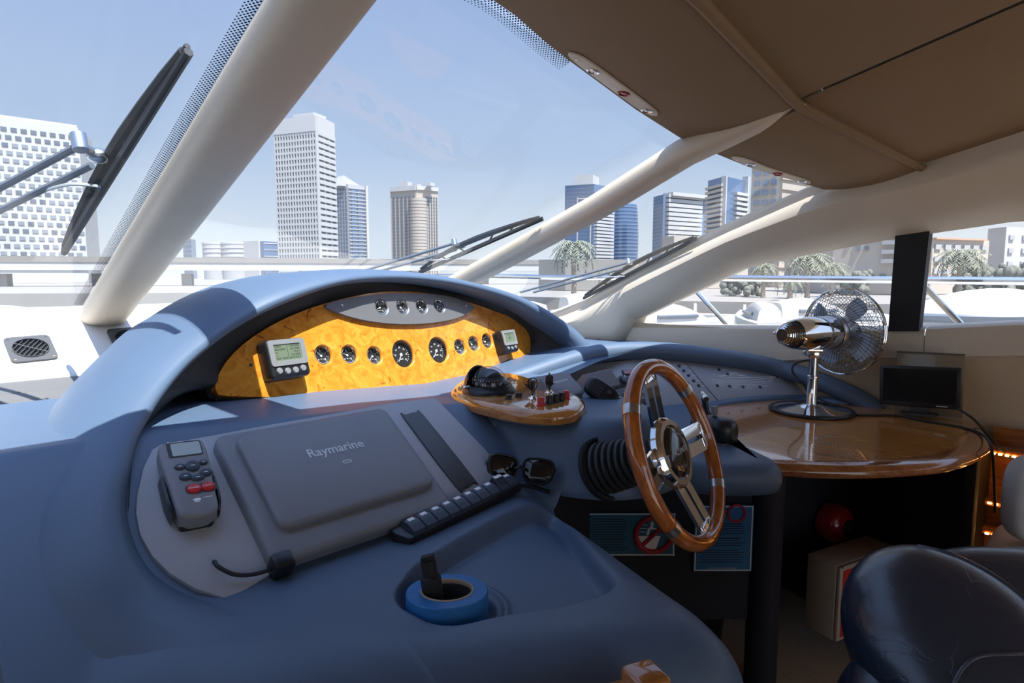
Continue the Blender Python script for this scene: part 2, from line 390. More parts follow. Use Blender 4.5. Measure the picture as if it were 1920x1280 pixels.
pillar('trim_4', [P2(2.45), P2(2.1), P2(1.7), P2(1.3), P2(.98), V((1.704, .86, 1.742)), V((1.708, .78, 1.764)), V((1.711, .72, 1.785)), V((1.712, .685, 1.795)), V((1.713, .672, 1.799))], .052, .041, [1, 1, 1, 1, 1, .97, .86, .66, .40, .12])
# glass: three windscreen panes and the side panes
def quad_pane(name, pts, mat_, off=None):
    w = thing(name, None, None, kind='structure'); m = M(); a = [V(p) for p in pts]
    n = (a[1] - a[0]).cross(a[2] - a[0]).normalized() * .006
    m.add([p for p in a] , [list(range(len(a)))]); part('pane', m, mat_, w, smooth=0); return w
zg = lambda P, Y: P(Y) + V((0, 0, .05))
quad_pane('window_1', [(-1.45, 2.40, 1.235), (.50, 2.58, 1.24), (.50, .80, 1.89), (-1.45, .80, 1.78)], GLASS2)
quad_pane('window_2', [(.54, 2.58, 1.24), (1.685, 2.40, 1.19), (1.685, .97, 1.745), (1.2, .925, 1.805), (.54, .865, 1.876)], GLASS)
quad_pane('window_3', [(1.715, 2.40, 1.19), (2.42, 2.14, 1.13), (2.33, .80, 1.665), (1.715, .975, 1.745)], GLASS)
w5 = thing('window_4', None, None, kind='structure'); m = M(); m.add([(2.49, -2.6, 1.2), (2.49, 1.70, 1.08), (2.49, 1.645, 1.16), (2.49, 1.12, 1.42), (2.49, .62, 1.50), (2.49, -2.6, 1.60)], [[0, 1, 2, 3, 4, 5]]); part('pane', m, SGLASS, w5, smooth=0)
m = M(); m.add([onx(1680, 440, 2.44), onx(1743, 430, 2.44), onx(1722, 620, 2.44), onx(1664, 620, 2.44)], [[0, 1, 2, 3]])
mm = M(); a = [onx(1679, 436, 2.435), onx(1743, 430, 2.435), onx(1722, 621, 2.435), onx(1665, 621, 2.435)]
mm.add(a + [p + V((.05, 0, 0)) for p in a], [[0, 1, 2, 3], [7, 6, 5, 4], [0, 4, 5, 1], [1, 5, 6, 2], [2, 6, 7, 3], [3, 7, 4, 0]]); part('mullion', mm, MATTE, w5, smooth=0)
# ports side glass, seen only in reflections
w6 = thing('window_5', None, None, kind='structure'); m = M(); m.add([(-2.49, -2.6, 1.2), (-2.49, 1.70, 1.08), (-2.49, 1.12, 1.42), (-2.49, -2.6, 1.60)], [[0, 1, 2, 3]]); part('pane', m, SGLASS, w6, smooth=0)
# side walls: padded sill band above, recessed lining below
def sill(Y): return float(np.interp(Y, [-3, .24, .6, 1.645, 2.3], [1.27, 1.205, 1.162, 1.112, 1.08]))
wb_ = thing('unseen_wall_aft', None, None, kind='structure'); m = M(); m.box((-1.75, -2.78, 1.0), (1.4, .05, 1.9)); m.box((1.75, -2.78, 1.0), (1.4, .05, 1.9)); part('added_bulkhead', m, BEIGE, wb_, smooth=0)  # unseen aft wall, added with a gap to steer the cabin light
for s, nm in ((1, 'wall_right'), (-1, 'wall_left')):
    w = thing(nm, None, None, kind='structure')
    for y0, y1 in ((.498, 2.3), (-2.8, .4955)):
        m = M(); rows = []
        for Y in dense(y0, y1, 14):
            z1 = sill(Y); z0 = z1 - (.11 if Y < .7 else .11 + .1 * (Y - .7))
            rows.append([(s * (WX + .12), Y, z1 + .005), (s * (WX + .02), Y, z1), (s * (WX + .005), Y, z1 - .006), (s * WX, Y, z1 - .02), (s * WX, Y, z0 + .01), (s * (WX + .012), Y, z0)])
        m.grid(rows); part('sill_panel', m, BEIGE, w)
    m = M(); rows = [[(s * (WX + .012), Y, 1.13), (s * (WX + .012), Y, .9), (s * (WX + .012), Y, .15)] for Y in dense(-2.8, 2.3, 4)]; m.grid(rows)
    m.box((s * (WX + .03), .497, 1.08), (.03, .03, .13)); part('lower_lining', m, TANL, w)

# white ledge under the windscreen, sloping aft, with a grey tread and the blue dash below it
LN = V((0, -math.sin(math.radians(32)), math.cos(math.radians(32)))); LP = V((.521, 2.36, 1.12))
def lz(Y): return 1.12 + math.tan(math.radians(32)) * (Y - 2.36)
def ledge_y(X): return -.16 * max(0, X - .9)          # the ledge follows the curve of the glass
m = M(); rows = []
for X in dense(-2.3, 2.2, 36):
    d = ledge_y(X)
    rows.append([(X, 2.245 + d, 1.03), (X, 2.25 + d, lz(2.25)), (X, 2.256 + d, lz(2.256) + .003), (X, 2.40 + d, lz(2.40)), (X, 2.515 + d, lz(2.515)), (X, 2.535 + d, 1.232), (X, 2.56 + d, 1.238), (X, 2.75 + d, 1.236)])
m.grid(rows); struct('trim_5', m, LEDGE)
m = M(); m.box((.0, 2.50, .55), (4.9, .5, .8)); struct('wall_front', m, DARKV)
# ---------------------------------------------------------------- helm console
def sdf(poly, X, Y):
    """signed distance (negative inside) of numpy points to a polygon"""
    P = np.array(poly, float); d = np.full(X.shape, 1e9); ins = np.zeros(X.shape, bool)
    for i in range(len(P)):
        a = P[i]; b = P[(i + 1) % len(P)]; e = b - a; wx = X - a[0]; wy = Y - a[1]
        t = np.clip((wx * e[0] + wy * e[1]) / (e @ e + 1e-12), 0, 1)
        d = np.minimum(d, np.hypot(wx - e[0] * t, wy - e[1] * t))
        c = ((a[1] > Y) != (b[1] > Y)) & (X < (b[0] - a[0]) * (Y - a[1]) / (b[1] - a[1] + 1e-15) + a[0]); ins ^= c
    return np.where(ins, -d, d)
def smax(a, b, k): h = np.clip(.5 + .5 * (a - b) / k, 0, 1); return b + (a - b) * h + k * h * (1 - h)
def smin(a, b, k): return -smax(-a, -b, k)
def step(x): x = np.clip(x, 0, 1); return x * x * (3 - 2 * x)
ZT = .88
A_POLY = smooth_path([(.20, .75), (.28, .655), (.40, .555), (.52, .46), (.63, .375), (.71, .325), (.785, .335), (.835, .40), (.865, .48), (.90, .575), (.94, .68), (.975, .78), (1.01, .90), (1.02, 1.12), (.6, 1.14), (.2, 1.12), (.10, 1.0), (.12, .86)], 5, True)
B_POLY = smooth_path([(1.03, 1.30), (1.045, 1.14), (1.07, 1.03), (1.09, .92), (1.12, .845), (1.17, .805), (1.25, .80), (1.34, .86), (1.40, 1.0), (1.44, 1.2), (1.44, 1.45), (1.1, 1.45)], 5, True)
TRAY_PX = [(752, 1112), (775, 1065), (830, 1028), (900, 988), (980, 948), (1030, 938), (1062, 958), (1090, 1005), (1130, 1060), (1150, 1088), (1128, 1108), (1040, 1132), (930, 1152), (850, 1168), (790, 1155)]
TRAY = [tuple(onz(px, py, ZT))[:2] for px, py in TRAY_PX]; TRAY = smooth_path(TRAY, 4, True)
CUP = onz(836, 1112, .875); CUPX, CUPY = CUP.x, CUP.y
def heights(X, Y):
    dA = sdf(A_POLY, X, Y); R = .11
    q = np.clip(R + dA, 0, None)                       # 0 well inside, R at the edge
    roll = np.where(q < R, R - np.sqrt(np.maximum(R * R - q * q, 0)), R + 5 * np.maximum(dA, 0))
    zt = ZT - roll
    dT = sdf(TRAY, X, Y)
    zt = zt - .036 * step((.006 - dT) / .020)
    dC = np.hypot(X - CUPX, Y - CUPY) - .071
    zt = np.where(dT < .03, np.minimum(zt, np.where(dC < .014, zt - .018 * step((.007 - dC) / .014), zt)), zt)
    zt = zt + .006 * np.exp(-((dC - .020) / .006) ** 2) * step((-dT - .012) / .02)
    nav = 1.031 + .6745 * (Y - 1.15)
    shelf = np.interp(X, [.3, .77, 1.14, 1.5, 1.7, 1.9], [1.075, 1.052, 1.022, 1.025, 1.06, 1.075]) + 0 * Y
    nav = smin(nav, shelf, .012)
    nav = np.where((X > .06) & (X < 1.02), nav, -1); nav = np.where(Y > .86, nav, -1)
    sh = np.where(((X >= 1.0) & (X < 1.45) & (Y > 1.2)) | ((X >= 1.40) & (Y > 1.27)), shelf, -1)
    nav = np.maximum(nav, sh)
    dB = sdf(B_POLY, X, Y); r = .055; d = np.maximum(dB + r * .4, 0)
    mr = np.where(d < r * .9, r - np.sqrt(np.maximum(r * r - d * d, 1e-9)), (r - math.sqrt(r * r * .19)) + 2.06 * (d - r * .9))
    zm = 1.026 - mr
    z = np.where(nav > zt, smax(zt, nav, .012), smax(zt, nav, .012))
    z = smax(z, zm, .03)
    keep = ((zt > .2) & (zt > zm - .03)) | (zm > .88) | (nav > 0)
    z = np.where((zt < .21) & (nav < 0) & (zm > .5), np.maximum(z, .88), z)
    return z, keep
xs = np.concatenate([np.arange(.05, .44, .0075), np.arange(.44, .70, .003), np.arange(.70, 1.88, .0075)]); ys = np.concatenate([np.arange(.27, .565, .0075), np.arange(.565, .82, .003), np.arange(.82, 1.70, .0075)])
GX, GY = np.meshgrid(xs, ys, indexing='ij'); GZ, KEEP = heights(GX, GY)
console = thing('helm_console', 'moulded dark blue helm console with hooded dash and storage tray', 'helm console', (0.6, 0.9, .15))
m = M(); idx = -np.ones(GX.shape, int); keepc = KEEP[:-1, :-1] & KEEP[1:, :-1] & KEEP[:-1, 1:] & KEEP[1:, 1:]
fs = []
for i, j in zip(*np.nonzero(keepc)):
    q = []
    for a, b in ((i, j), (i + 1, j), (i + 1, j + 1), (i, j + 1)):
        if idx[a, b] < 0: idx[a, b] = len(m.v); m.v.append(V((GX[a, b], GY[a, b], GZ[a, b])))
        q.append(int(idx[a, b]))
    m.f.append(q); m.mi.append(0)
    if max(m.v[k].z for k in q) - min(m.v[k].z for k in q) > .15: m.f.pop(); m.mi.pop()
part('moulded_body', m, BLUE, console, True, smooth=80)
# lower edge of the wheel mound, turned under
def mound_z(d): d = d + .022; return 1.026 - (.031 + 2.06 * (d - .0495))
m = M(); rows = []
B_ = [V((p[0], p[1], 0)) for p in B_POLY]
for i_, p in enumerate(B_):
    if not (p.x > 1.085 and p.y < 1.15): continue
    t_ = (B_[(i_ + 1) % len(B_)] - B_[i_ - 1]).normalized(); n_ = V((t_.y, -t_.x, 0)); rows.append([p + n_ * (d + .0012) + V((0, 0, mound_z(d))) for d in (.05, .062, .074, .084)] + [p + n_ * .082 + V((0, 0, .866)), p + n_ * .06 + V((0, 0, .862)), p + n_ * -.03 + V((0, 0, .862))])
m.grid(rows); part('mound_edge', m, BLUE, console, True, smooth=60)
# the hood: a thick lip sweeping from the starboard foot over the dials and down the port side
HOOD = [((1130, 690), (1102, 705), 2.34, 2.38), ((1098, 632), (1070, 655), 2.33, 2.37), ((1047, 591), (1012, 606), 2.29, 2.33), ((984, 556), (940, 571), 2.22, 2.26), ((905, 531), (858, 548), 2.09, 2.12),
        ((820, 514), (782, 534), 1.95, 1.98), ((720, 505), (705, 530), 1.80, 1.83), ((620, 506), (630, 538), 1.66, 1.69), ((500, 520), (545, 568), 1.54, 1.58), ((406, 555), (455, 612), 1.43, 1.48),
        ((291, 616), (375, 672), 1.31, 1.37), ((214, 674), (318, 738), 1.20, 1.28), ((124, 756), (275, 812), 1.09, 1.18), ((42, 847), (256, 882), 1.0, 1.08), ((-50, 950), (250, 960), .935, .99),
        ((-110, 1110), (278, 1042), .885, .91), ((-80, 1290), (335, 1094), .866, .85), ((60, 1420), (430, 1132), .864, .81), ((220, 1480), (540, 1170), .862, .79), ((380, 1500), (640, 1190), .86, .78), ((540, 1500), (760, 1200), .86, .77)]
st = []
BULGE = {}; MERGE = {15: .08, 16: .25, 17: .5, 18: .8, 19: 1.0, 20: 1.0}; SINK = {18: .0, 19: .006, 20: .03}
for i, (a, b, fb, fa) in enumerate(HOOD):
    A = atd(*a, fa); B = atd(*b, fb); k = min(1, max(0, (i - 9) / 6)); e = V((0, 1, 0)).lerp(ray((a[0] + b[0]) / 2, (a[1] + b[1]) / 2).normalized(), k)
    st.append(tuple(A) + tuple(B) + tuple(e) + (max(0.0, 1 - k), BULGE.get(i, 1.0), MERGE.get(i, 0.0), SINK.get(i, -.002)))
rings = []
for q in smooth_path(st, 8):
    A = V(q[0:3]); B = V(q[3:6]); e = V(q[6:9]).normalized(); c = (A + B) / 2; o = (A - B) / 2; h = o.length; kk = min(2.0, max(.8, h / .04)); bg = q[10]; dp = max(.05, q[9] * .2)
    prof = [(-1.0, .02 + dp), (-1.0, .05), (-.985, .03), (-.93, .008), (-.8, -.012), (-.55, -.026), (-.2, -.033), (.2, -.03), (.55, -.018), (.8, 0), (.93, .02), (.985, .04), (1.0, .065), (.97, .10), (.85, .17), (.55, .30), (0, .42)]
    rings.append([c + o * a + e * (b * (kk if b < .11 else 1) * (bg if b < 0 else 1)) for a, b in prof])
    if q[11] > .001:
        R_ = rings[-1]; hz, _ = heights(np.array([[p.x for p in R_]]), np.array([[p.y for p in R_]])); mg = min(1, q[11])
        rings[-1] = [V((p.x, p.y, p.z + (max(hz[0, n_] - q[12], p.z - .12) - p.z) * mg)) if n_ < 13 else p for n_, p in enumerate(R_)]
m = M(); m.loft(rings, False); part('hood', m, BLUE, console, True, smooth=80)
# navigation panel let into the slope
NP = V((.4, 1.15, 1.035)); NN = V((0, -.559, .829)); NF = frame(NP, (1, 0, 0), NN)
def nloc(px, py, h=0): 
    p = NF.inverted() @ hit(px, py, NP + NN * h, NN); return (p.x, p.y)
nav_px = [(430, 1127), (515, 1072), (640, 1020), (740, 976), (860, 942), (962, 906), (950, 892), (905, 840), (820, 752), (812, 748), (735, 757), (620, 778), (500, 799), (400, 818), (300, 836), (285, 845), (268, 880), (256, 930), (254, 965), (262, 1005), (285, 1045), (318, 1078), (365, 1106)]
m = M(); m.prism([nloc(*q) for q in nav_px][::1], -.006, .004, NF, bev=.002); part('navigation_panel', m, GREY, console, True)
# dark inlay strip, starboard of the plotter
m = M(); o = [nloc(*q, .004) for q in [(853, 912), (757, 785), (760, 779), (779, 774), (793, 779), (888, 898), (888, 906), (869, 917)]]
m.prism(smooth_path(o[::-1], 3, True), 0, .006, NF @ T(0, 0, .002), bev=.002); part('inlay_strip', m, CHAR, console, True, label='near-black inlay strip')
# starboard block beside the wheel, carrying the throttles
blk = smooth_path([(1.34, 1.05), (1.30, .82), (1.33, .70), (1.40, .61), (1.475, .572), (1.53, .60), (1.60, .70), (1.72, .83), (1.90, .96), (2.02, 1.10), (1.6, 1.2)], 5, True)
m = M()
prof = [(.03, .825), (.006, .832), (0, .85), (0, .868), (.006, .885), (.018, .897), (.035, .903), (.06, .905)]
def inset_poly(o, d):
    o = [V((p[0], p[1], 0)) for p in o]; n = len(o); r = []
    for i in range(n):
        t = (o[(i + 1) % n] - o[i - 1]).normalized(); r.append(o[i] + V((-t.y, t.x, 0)) * d)
    return r
def rounded(m, poly, prof, cap0=True, cap1=True, mx=None):
    rs = [[(p.x, p.y, z) for p in inset_poly(poly, d)] for d, z in prof]; m.loft(rs, True, cap0, cap1, mx); return m
rounded(m, blk, prof); part('throttle_block', m, BLUE, console, True, smooth=60)
# starboard sensor panel: sloping face, lips round it, dash top behind
SP = V((2.08, 1.04, .90)); SN = V((-.39, -.92, 1)).normalized(); SF = frame(SP, (1, -.42, 0), SN)
def sloc(px, py, h=0):
    p = SF.inverted() @ hit(px, py, SP + SN * h, SN); return (p.x, p.y)
spx = [(1060, 790), (1200, 792), (1345, 752), (1420, 743), (1500, 741), (1560, 746), (1600, 752), (1512, 716), (1400, 690), (1300, 676), (1210, 671), (1130, 680), (1060, 690), (1000, 705)]
m = M(); m.prism([sloc(*q) for q in spx], -.01, 0, SF, bev=.002); part('sensor_panel', m, mat('grey_sensor_panel', (.31, .315, .335), .36, bump=.2, bscale=1200), console, True)
def rim(name, pxs, r, h, fl=1.0):
    pts = smooth_path([tuple(min((hit(px, py, SP + SN * h, SN), onx(px, py, 2.425)), key=lambda q: q.x)) for px, py in pxs], 6); m = M(); m.tube(pts, r, 14); part(name, m, BLUE, console, True, smooth=80)
rim('outer_rim', [(880, 745), (1000, 700), (1100, 668), (1170, 658), (1250, 659), (1330, 668), (1400, 678), (1460, 691), (1520, 708), (1580, 733), (1625, 757), (1645, 775)], .034, .012)
rim('lower_rim', [(1290, 785), (1330, 766), (1380, 756), (1440, 751), (1500, 750), (1570, 756), (1640, 768)], .020, -.004)
m = M(); rows = []
for px, py in ((900, 720), (1000, 694), (1100, 662), (1170, 652), (1250, 653), (1330, 661), (1400, 671), (1460, 684), (1520, 702)):
    p = min((hit(px, py, SP + SN * .012, SN), onx(px, py, 2.425)), key=lambda q: q.x); p = p + V((.0, .0, .012))
    rows.append([p, p + V((.02, .05, .004)), V((min(2.46, p.x + .15), min(2.25, p.y + .5), 1.045)), V((2.46, 2.3, 1.04))])
m.grid(rows); part('dash_top', m, BLUE, console, True, smooth=80)
m = M(); m.grid([[(X, 1.45, .94), (X, 1.62, .965), (X, 1.9, .99), (X, 2.06, 1.0), (X, 2.085, .998), (X, 2.095, .98)] for X in dense(-1.6, 2.4, 16)]); part('forward_dash', m, BLUE, console, True, smooth=80)
m = M(); m.grid([[(X, 2.085, .985), (X, 2.13, 1.008), (X, 2.133, 1.004), (X, 2.136, 1.01), (X, 2.17, 1.024), (X, 2.173, 1.02), (X, 2.176, 1.026), (X, 2.26, 1.05)] for X in dense(-1.6, 2.4, 16)]); part('tread_strip', m, mat('grey_tread', (.13, .128, .125), .6), console, True)
# dark boxes standing for the shaded void beneath the console, against light leaks
m = M(); m.box((.62, 1.3, .5), (1.1, .5, .68)); m.box((1.35, 1.35, .55), (.5, .6, .75)); part('void_block', m, DARKV, console, True, smooth=0)
# ---------------------------------------------------------------- burl instrument board
BPT = V((1.08, 1.536, 1.118)); _t = math.radians(18); _a = math.radians(8)
BNV = V((math.sin(_a) * math.cos(_t), -math.cos(_a) * math.cos(_t), math.sin(_t))); BF = frame(BPT, (1, .14, 0), BNV); BI = BF.inverted()
def bloc(px, py, h=0):
    p = BI @ hit(px, py, BPT + BNV * h, BNV); return (p.x, p.y)
def plate(m, outline, holes, z, mx=None, zb=None):
    """flat face with holes, plus its outer edge down to zb"""
    bm = bmesh.new(); es = []
    def ring(pts):
        vs = [bm.verts.new((p[0], p[1], z)) for p in pts]
        for i in range(len(vs)): es.append(bm.edges.new((vs[i], vs[(i + 1) % len(vs)])))
    ring(outline)
    for h in holes: ring(h)
    bmesh.ops.triangle_fill(bm, use_beauty=True, use_dissolve=False, edges=es, normal=(0, 0, 1))
    m.bm(bm, mx)
    if zb is not None: m.loft([[(p[0], p[1], z) for p in outline], [(p[0], p[1], zb) for p in outline]], True, False, False, mx)
def circ(c, r, n=28, sy=1): return [(c[0] + r * math.cos(2 * PI * i / n), c[1] + r * sy * math.sin(2 * PI * i / n)) for i in range(n)]
def well(m, c, prof, n=28, mx=None):
    m.loft([[(c[0] + r * math.cos(2 * PI * i / n), c[1] + r * math.sin(2 * PI * i / n), z) for i in range(n)] for r, z in prof], True, False, False, mx)
board = thing('instrument_board', 'orange burl wood instrument board under the blue hood', 'instrument board', BF)
bo = [(405, 715), (407, 735), (425, 742), (520, 744), (600, 740), (715, 736), (800, 727), (870, 712), (940, 690), (985, 670), (997, 648), (992, 625), (968, 600), (930, 584), (890, 570), (830, 554), (760, 546), (690, 550), (612, 568), (550, 590), (500, 615), (455, 646), (423, 680)]
outline = smooth_path([bloc(*q) for q in bo], 2, True)
G_PX = [(607, 665, .0285), (656, 664, .0285), (703, 666, .0285), (757, 663, .044), (823, 656, .044), (863, 650, .0285), (889, 644, .0285), (914, 639, .0285)]
G_C = [(bloc(x, y), r) for x, y, r in G_PX]
m = M(); plate(m, outline, [circ(c, r) for c, r in G_C], 0, None, -.02)
for c, r in G_C: well(m, c, [(r, 0), (r - .002, -.0015), (r - .004, -.006), (r - .0045, -.022)])
part('burl_face', m, BURL, board)
# dark lining between the hood's inner edge and the board
def on_outline(a):
    best = None; d = V((math.cos(a), math.sin(a)))
    for i in range(len(outline)):
        p = V(outline[i][:2]); q = V(outline[(i + 1) % len(outline)][:2]); e = q - p; den = d.x * e.y - d.y * e.x
        if abs(den) < 1e-12: continue
        t = (p.x * e.y - p.y * e.x) / den; u = (p.x * d.y - p.y * d.x) / den
        if t > 0 and -.001 <= u <= 1.001: best = t if best is None else max(best, t)
    return d * (best or .1)
m = M(); rows = []; OC = V((.07, .06))
outline = [(p[0] - OC.x, p[1] - OC.y) for p in outline]
ln = []
for k_, q in enumerate(st[:15]):
    B = V(q[3:6]); l = BI @ B; a = math.atan2(l.y - OC.y, l.x - OC.x)
    if a < -PI / 2: a += 2 * PI
    a = max(-.35, min(PI + .3, a)); o = on_outline(a) + OC; e = BF @ V((o.x, o.y, -.012))
    if k_ == 12: e = onz(349, 731, 1.066)
    if k_ == 13: e = onz(298, 778, 1.05)
    if k_ == 14: e = onz(268, 860, 1.0)
    b0 = B + V(q[6:9]).normalized() * .036 + (V(q[0:3]) - B).normalized() * .004
    ln.append(tuple(b0) + tuple(e))
for q in smooth_path(ln, 6):
    B = V(q[:3]); e = V(q[3:]); rows.append([B, B.lerp(e, .5) + V((0, 0, .006)), e, e + V((0, .01, -.05))])
outline = [(p[0] + OC.x, p[1] + OC.y) for p in outline]
m.grid(rows); part('hood_lining', m, mat('black_hood_lining', (.02, .02, .022), .6), console, True, smooth=60)
# grey lens-shaped bezel across the top
LZ = .012
lens_px = [(612, 570), (680, 555), (760, 549), (840, 555), (888, 573), (880, 585), (850, 598), (800, 606), (745, 607), (690, 601), (640, 588)]
lens = smooth_path([bloc(*q, LZ) for q in lens_px][::-1], 4, True)
LC = [(bloc(x, y, LZ), .026) for x, y in ((716, 575), (755, 575), (791, 574), (824, 573))]
m = M(); plate(m, lens, [circ(c, r) for c, r in LC], LZ, None, -.004)
for c, r in LC: well(m, c, [(r, LZ), (r - .003, LZ - .002), (r - .005, LZ - .008), (r - .005, LZ - .02)])
bz = part('upper_bezel', m, mat('pewter_bezel', (.17, .17, .175), .4, metal=.3), board, label='pewter grey lens-shaped bezel')
for x, y in ((641, 573), (874, 573)):
    c = bloc(x, y, LZ); m = M(); m.lathe([(.004, LZ), (.004, LZ + .0012), (.0012, LZ + .0015), (.0012, LZ)], 12, T(c[0], c[1], 0)); part('screw', m, STEEL, bz)
for x, y in ((470, 684), (703, 735)):
    c = bloc(x, y); m = M(); m.lathe([(.0045, 0), (.004, .0012), (.001, .0016)], 12, T(c[0], c[1], 0)); part('screw', m, CHAR, board)
# dark back wall of the hood behind the board
m = M(); o2 = [(p[0] * 1.02 , p[1] * 1.05 ) for p in outline]; m.prism(o2, -.06, -.02); part('backing', m, MATTE, board)
# dials
def gauge(c, r, z, label, ang, big, mx=BF, group='round gauges in the burl board'):
    g = thing('gauge', label, 'gauge', mx @ T(c[0], c[1], z), group)
    n = 30; m = M(); m.lathe([(r, -.012), (r, .002), (r * .97, .0035), (r * .9, .003), (r * .87, -.002), (r * .87, -.006)], n, cap=False); part('bezel_ring', m, CHROME if not big else BLACK, g)
    m = M(); m.lathe([(r * .9, -.006), (.0003, -.0058)], n); part('dial', m, MATTE, g)
    m = M(); nt_ = 21 if big else 9
    for i in range(nt_):
        a = math.radians(225 - 270 * i / (nt_ - 1)); l = .12 if i % (2 if not big else 4) == 0 else .07
        m.box((r * (.80 - l / 2), 0, 0), (r * l, r * .035, .0002), RZ(a) @ T(0, 0, -.0052))
    for i, s in enumerate(('5', '10', '15', '20', '25', '30', '35') if big else ('50', '85', '120')):
        a = math.radians(225 - 270 * i / (6 if big else 2)); k = r * .57
        t = text_m(s, r * (.19 if big else .22), .0001, mx=T(k * math.cos(a), k * math.sin(a), -.0052)); m.add(t.v, t.f)
    t = text_m('RPM' if big else 'bar', r * .17, .0001, mx=T(0, -r * .35, -.0052)); m.add(t.v, t.f)
    part('scale_marking', m, WHITE, g)
    m = M(); a = math.radians(ang); m.cyl((-.15 * r * math.cos(a), -.15 * r * math.sin(a), -.004), (.62 * r * math.cos(a), .62 * r * math.sin(a), -.004), r * .035, r * .015, 6); m.lathe([(r * .12, -.005), (r * .12, -.003), (.0003, -.0025)], 12)
    part('needle', m, WHITE, g)
    m = M(); m.lathe([(r * .88, .0015), (r * .5, .0022), (.0003, .0025)], n, cap=False); part('cover_glass', m, CLEAR, g)
    return g
gl = ['small round gauge beside the large engine display, first of the lower row', 'second small gauge from the large engine display in the lower row', 'small gauge just before the two large tachometers', 'first large tachometer dial with white needle, nearer the large display', 'second large tachometer dial, next to three small gauges', 'small gauge directly after the second large tachometer', 'middle one of the three small gauges beyond the tachometers', 'small gauge next to the small engine display']
for i, ((c, r), lb) in enumerate(zip(G_C, gl)):
    gauge(c, r - .005, -.008, lb, [130, 150, 215, 235, 230, 140, 120, 160][i], r > .04)
ll = ['gauge in the grey upper bezel, first from the large display side', 'second gauge in the grey upper bezel', 'third gauge in the grey upper bezel', 'fourth gauge in the grey upper bezel, nearest the small display']
for i, ((c, r), lb) in enumerate(zip(LC, ll)): gauge(c, r - .005, LZ - .006, lb, [200, 310, 320, 250][i], False, group='gauges in the grey upper bezel')
# ---------------------------------------------------------------- things on the console
def rrect(w, h, r, n=5):
    o = []
    for cx, cy, a0 in ((w / 2 - r, h / 2 - r, 0), (-w / 2 + r, h / 2 - r, 90), (-w / 2 + r, -h / 2 + r, 180), (w / 2 - r, -h / 2 + r, 270)):
        for k in range(n + 1):
            a = math.radians(a0 + 90 * k / n); o.append((cx + r * math.cos(a), cy + r * math.sin(a)))
    return o
def shift(o, x, y): return [(p[0] + x, p[1] + y) for p in o]
# chart plotter under its grey sun cover
a = [nloc(*q, .026) for q in ((405, 815), (735, 765), (838, 950), (515, 1070))]
cx = sum(p[0] for p in a) / 4; cy = sum(p[1] for p in a) / 4
cy += .004; PF = NF @ T(cx, cy, .004)
pl = thing('chart_plotter', 'large grey covered chart plotter with raised lid set in the sloping panel', 'chart plotter', PF)
m = M(); m.prism(rrect(.362, .286, .022), 0, .025, None, bev=.012, seg=4); part('sun_cover', m, DGREY, pl)
m = M(); m.prism(shift(rrect(.316, .214, .02), .006, .014), .024, .039, None, bev=.008, seg=4); part('raised_lid', m, DGREY, pl)
b0 = nloc(579, 850, .043); b1 = nloc(681, 829, .043); ang = math.atan2(b1[1] - b0[1], b1[0] - b0[0]); wtxt = math.hypot(b1[0] - b0[0], b1[1] - b0[1])
t = text_m('Raymarine', 1, .012, bold=.012); w0 = max(v.x for v in t.v) - min(v.x for v in t.v); k = wtxt / w0
bc = nloc(630, 841, .043)
t.v = [T(bc[0] - cx, bc[1] - cy, .0392) @ RZ(ang) @ V((v.x * k, v.y * k * 1.05, v.z * .05)) for v in t.v]
part('lettering', t, mat('pale_lettering', (.62, .64, .66), .4), pl, smooth=0, label='raised pale grey lettering')
bc = nloc(651, 865, .043); m = M(); m.prism(shift(rrect(.019, .0095, .0046), bc[0] - cx, bc[1] - cy), .0385, .0397); bd = part('badge', m, LGREY, pl)
t = text_m('E120', .0062, .0002, mx=T(bc[0] - cx, bc[1] - cy, .0400) @ RZ(ang)); part('badge_lettering', t, DGREY, bd, smooth=0)
# cover clip and the black lead
m = M(); c = V(nloc(528, 1058, .02) + (0,)); m.box((c.x - cx, c.y - cy, .014), (.034, .03, .036), None, .006); part('clip', m, BLACK, pl)
pts = [NF @ V(nloc(403, 1055, .0) + (.002,)), NF @ V(nloc(402, 1052, .02) + (.018,)), NF @ V(nloc(412, 1064, .022) + (.022,)), NF @ V(nloc(440, 1075, .018) + (.016,)), NF @ V(nloc(475, 1075, .016) + (.014,)), NF @ V(nloc(518, 1064, .016) + (.015,))]
m = M(); m.tube(smooth_path([tuple(p) for p in pts], 6), .0032, 8); single('cable', m, RUBBER, 'short black cable looping from the grey panel to the plotter clip', 'cable')
# hand remote in its holder
rc = nloc(357, 893, .045); r0 = nloc(382, 958, .045); r1 = nloc(341, 822, .045)
ra = math.atan2(r1[1] - r0[1], r1[0] - r0[0]) - PI / 2
RF = NF @ T(rc[0], rc[1], .024) @ RZ(ra) @ RX(math.radians(4)); RI = RF.inverted()
rem = thing('remote_control', 'grey handheld remote with blank screen and two red buttons', 'remote control', RF)
def rl(px, py, h=.022):
    p = RI @ hit(px, py, RF @ V((0, 0, h)), RF.to_3x3() @ V((0, 0, 1))); return p.x, p.y
rl_len = math.hypot(r1[0] - r0[0], r1[1] - r0[1]); ol = [(-.034, .072), (-.026, .079), (0, .082), (.026, .079), (.034, .072), (.036, .04), (.033, .0), (.031, -.04), (.029, -.064), (.020, -.076), (0, -.079), (-.020, -.076), (-.029, -.064), (-.031, -.04), (-.033, 0), (-.036, .04)]
ol = [(x, y * rl_len / .163) for x, y in ol]
m = M(); m.prism(smooth_path(ol[::-1], 3, True), -.008, .022, None, bev=.007, seg=4); part('body', m, CHAR if False else DGREY, rem)
LCD = mat('lcd_blank_screen', (.42, .50, .49), .25, coat=.3); SCRB = mat('lcd_bezel', (.03, .03, .03), .3)
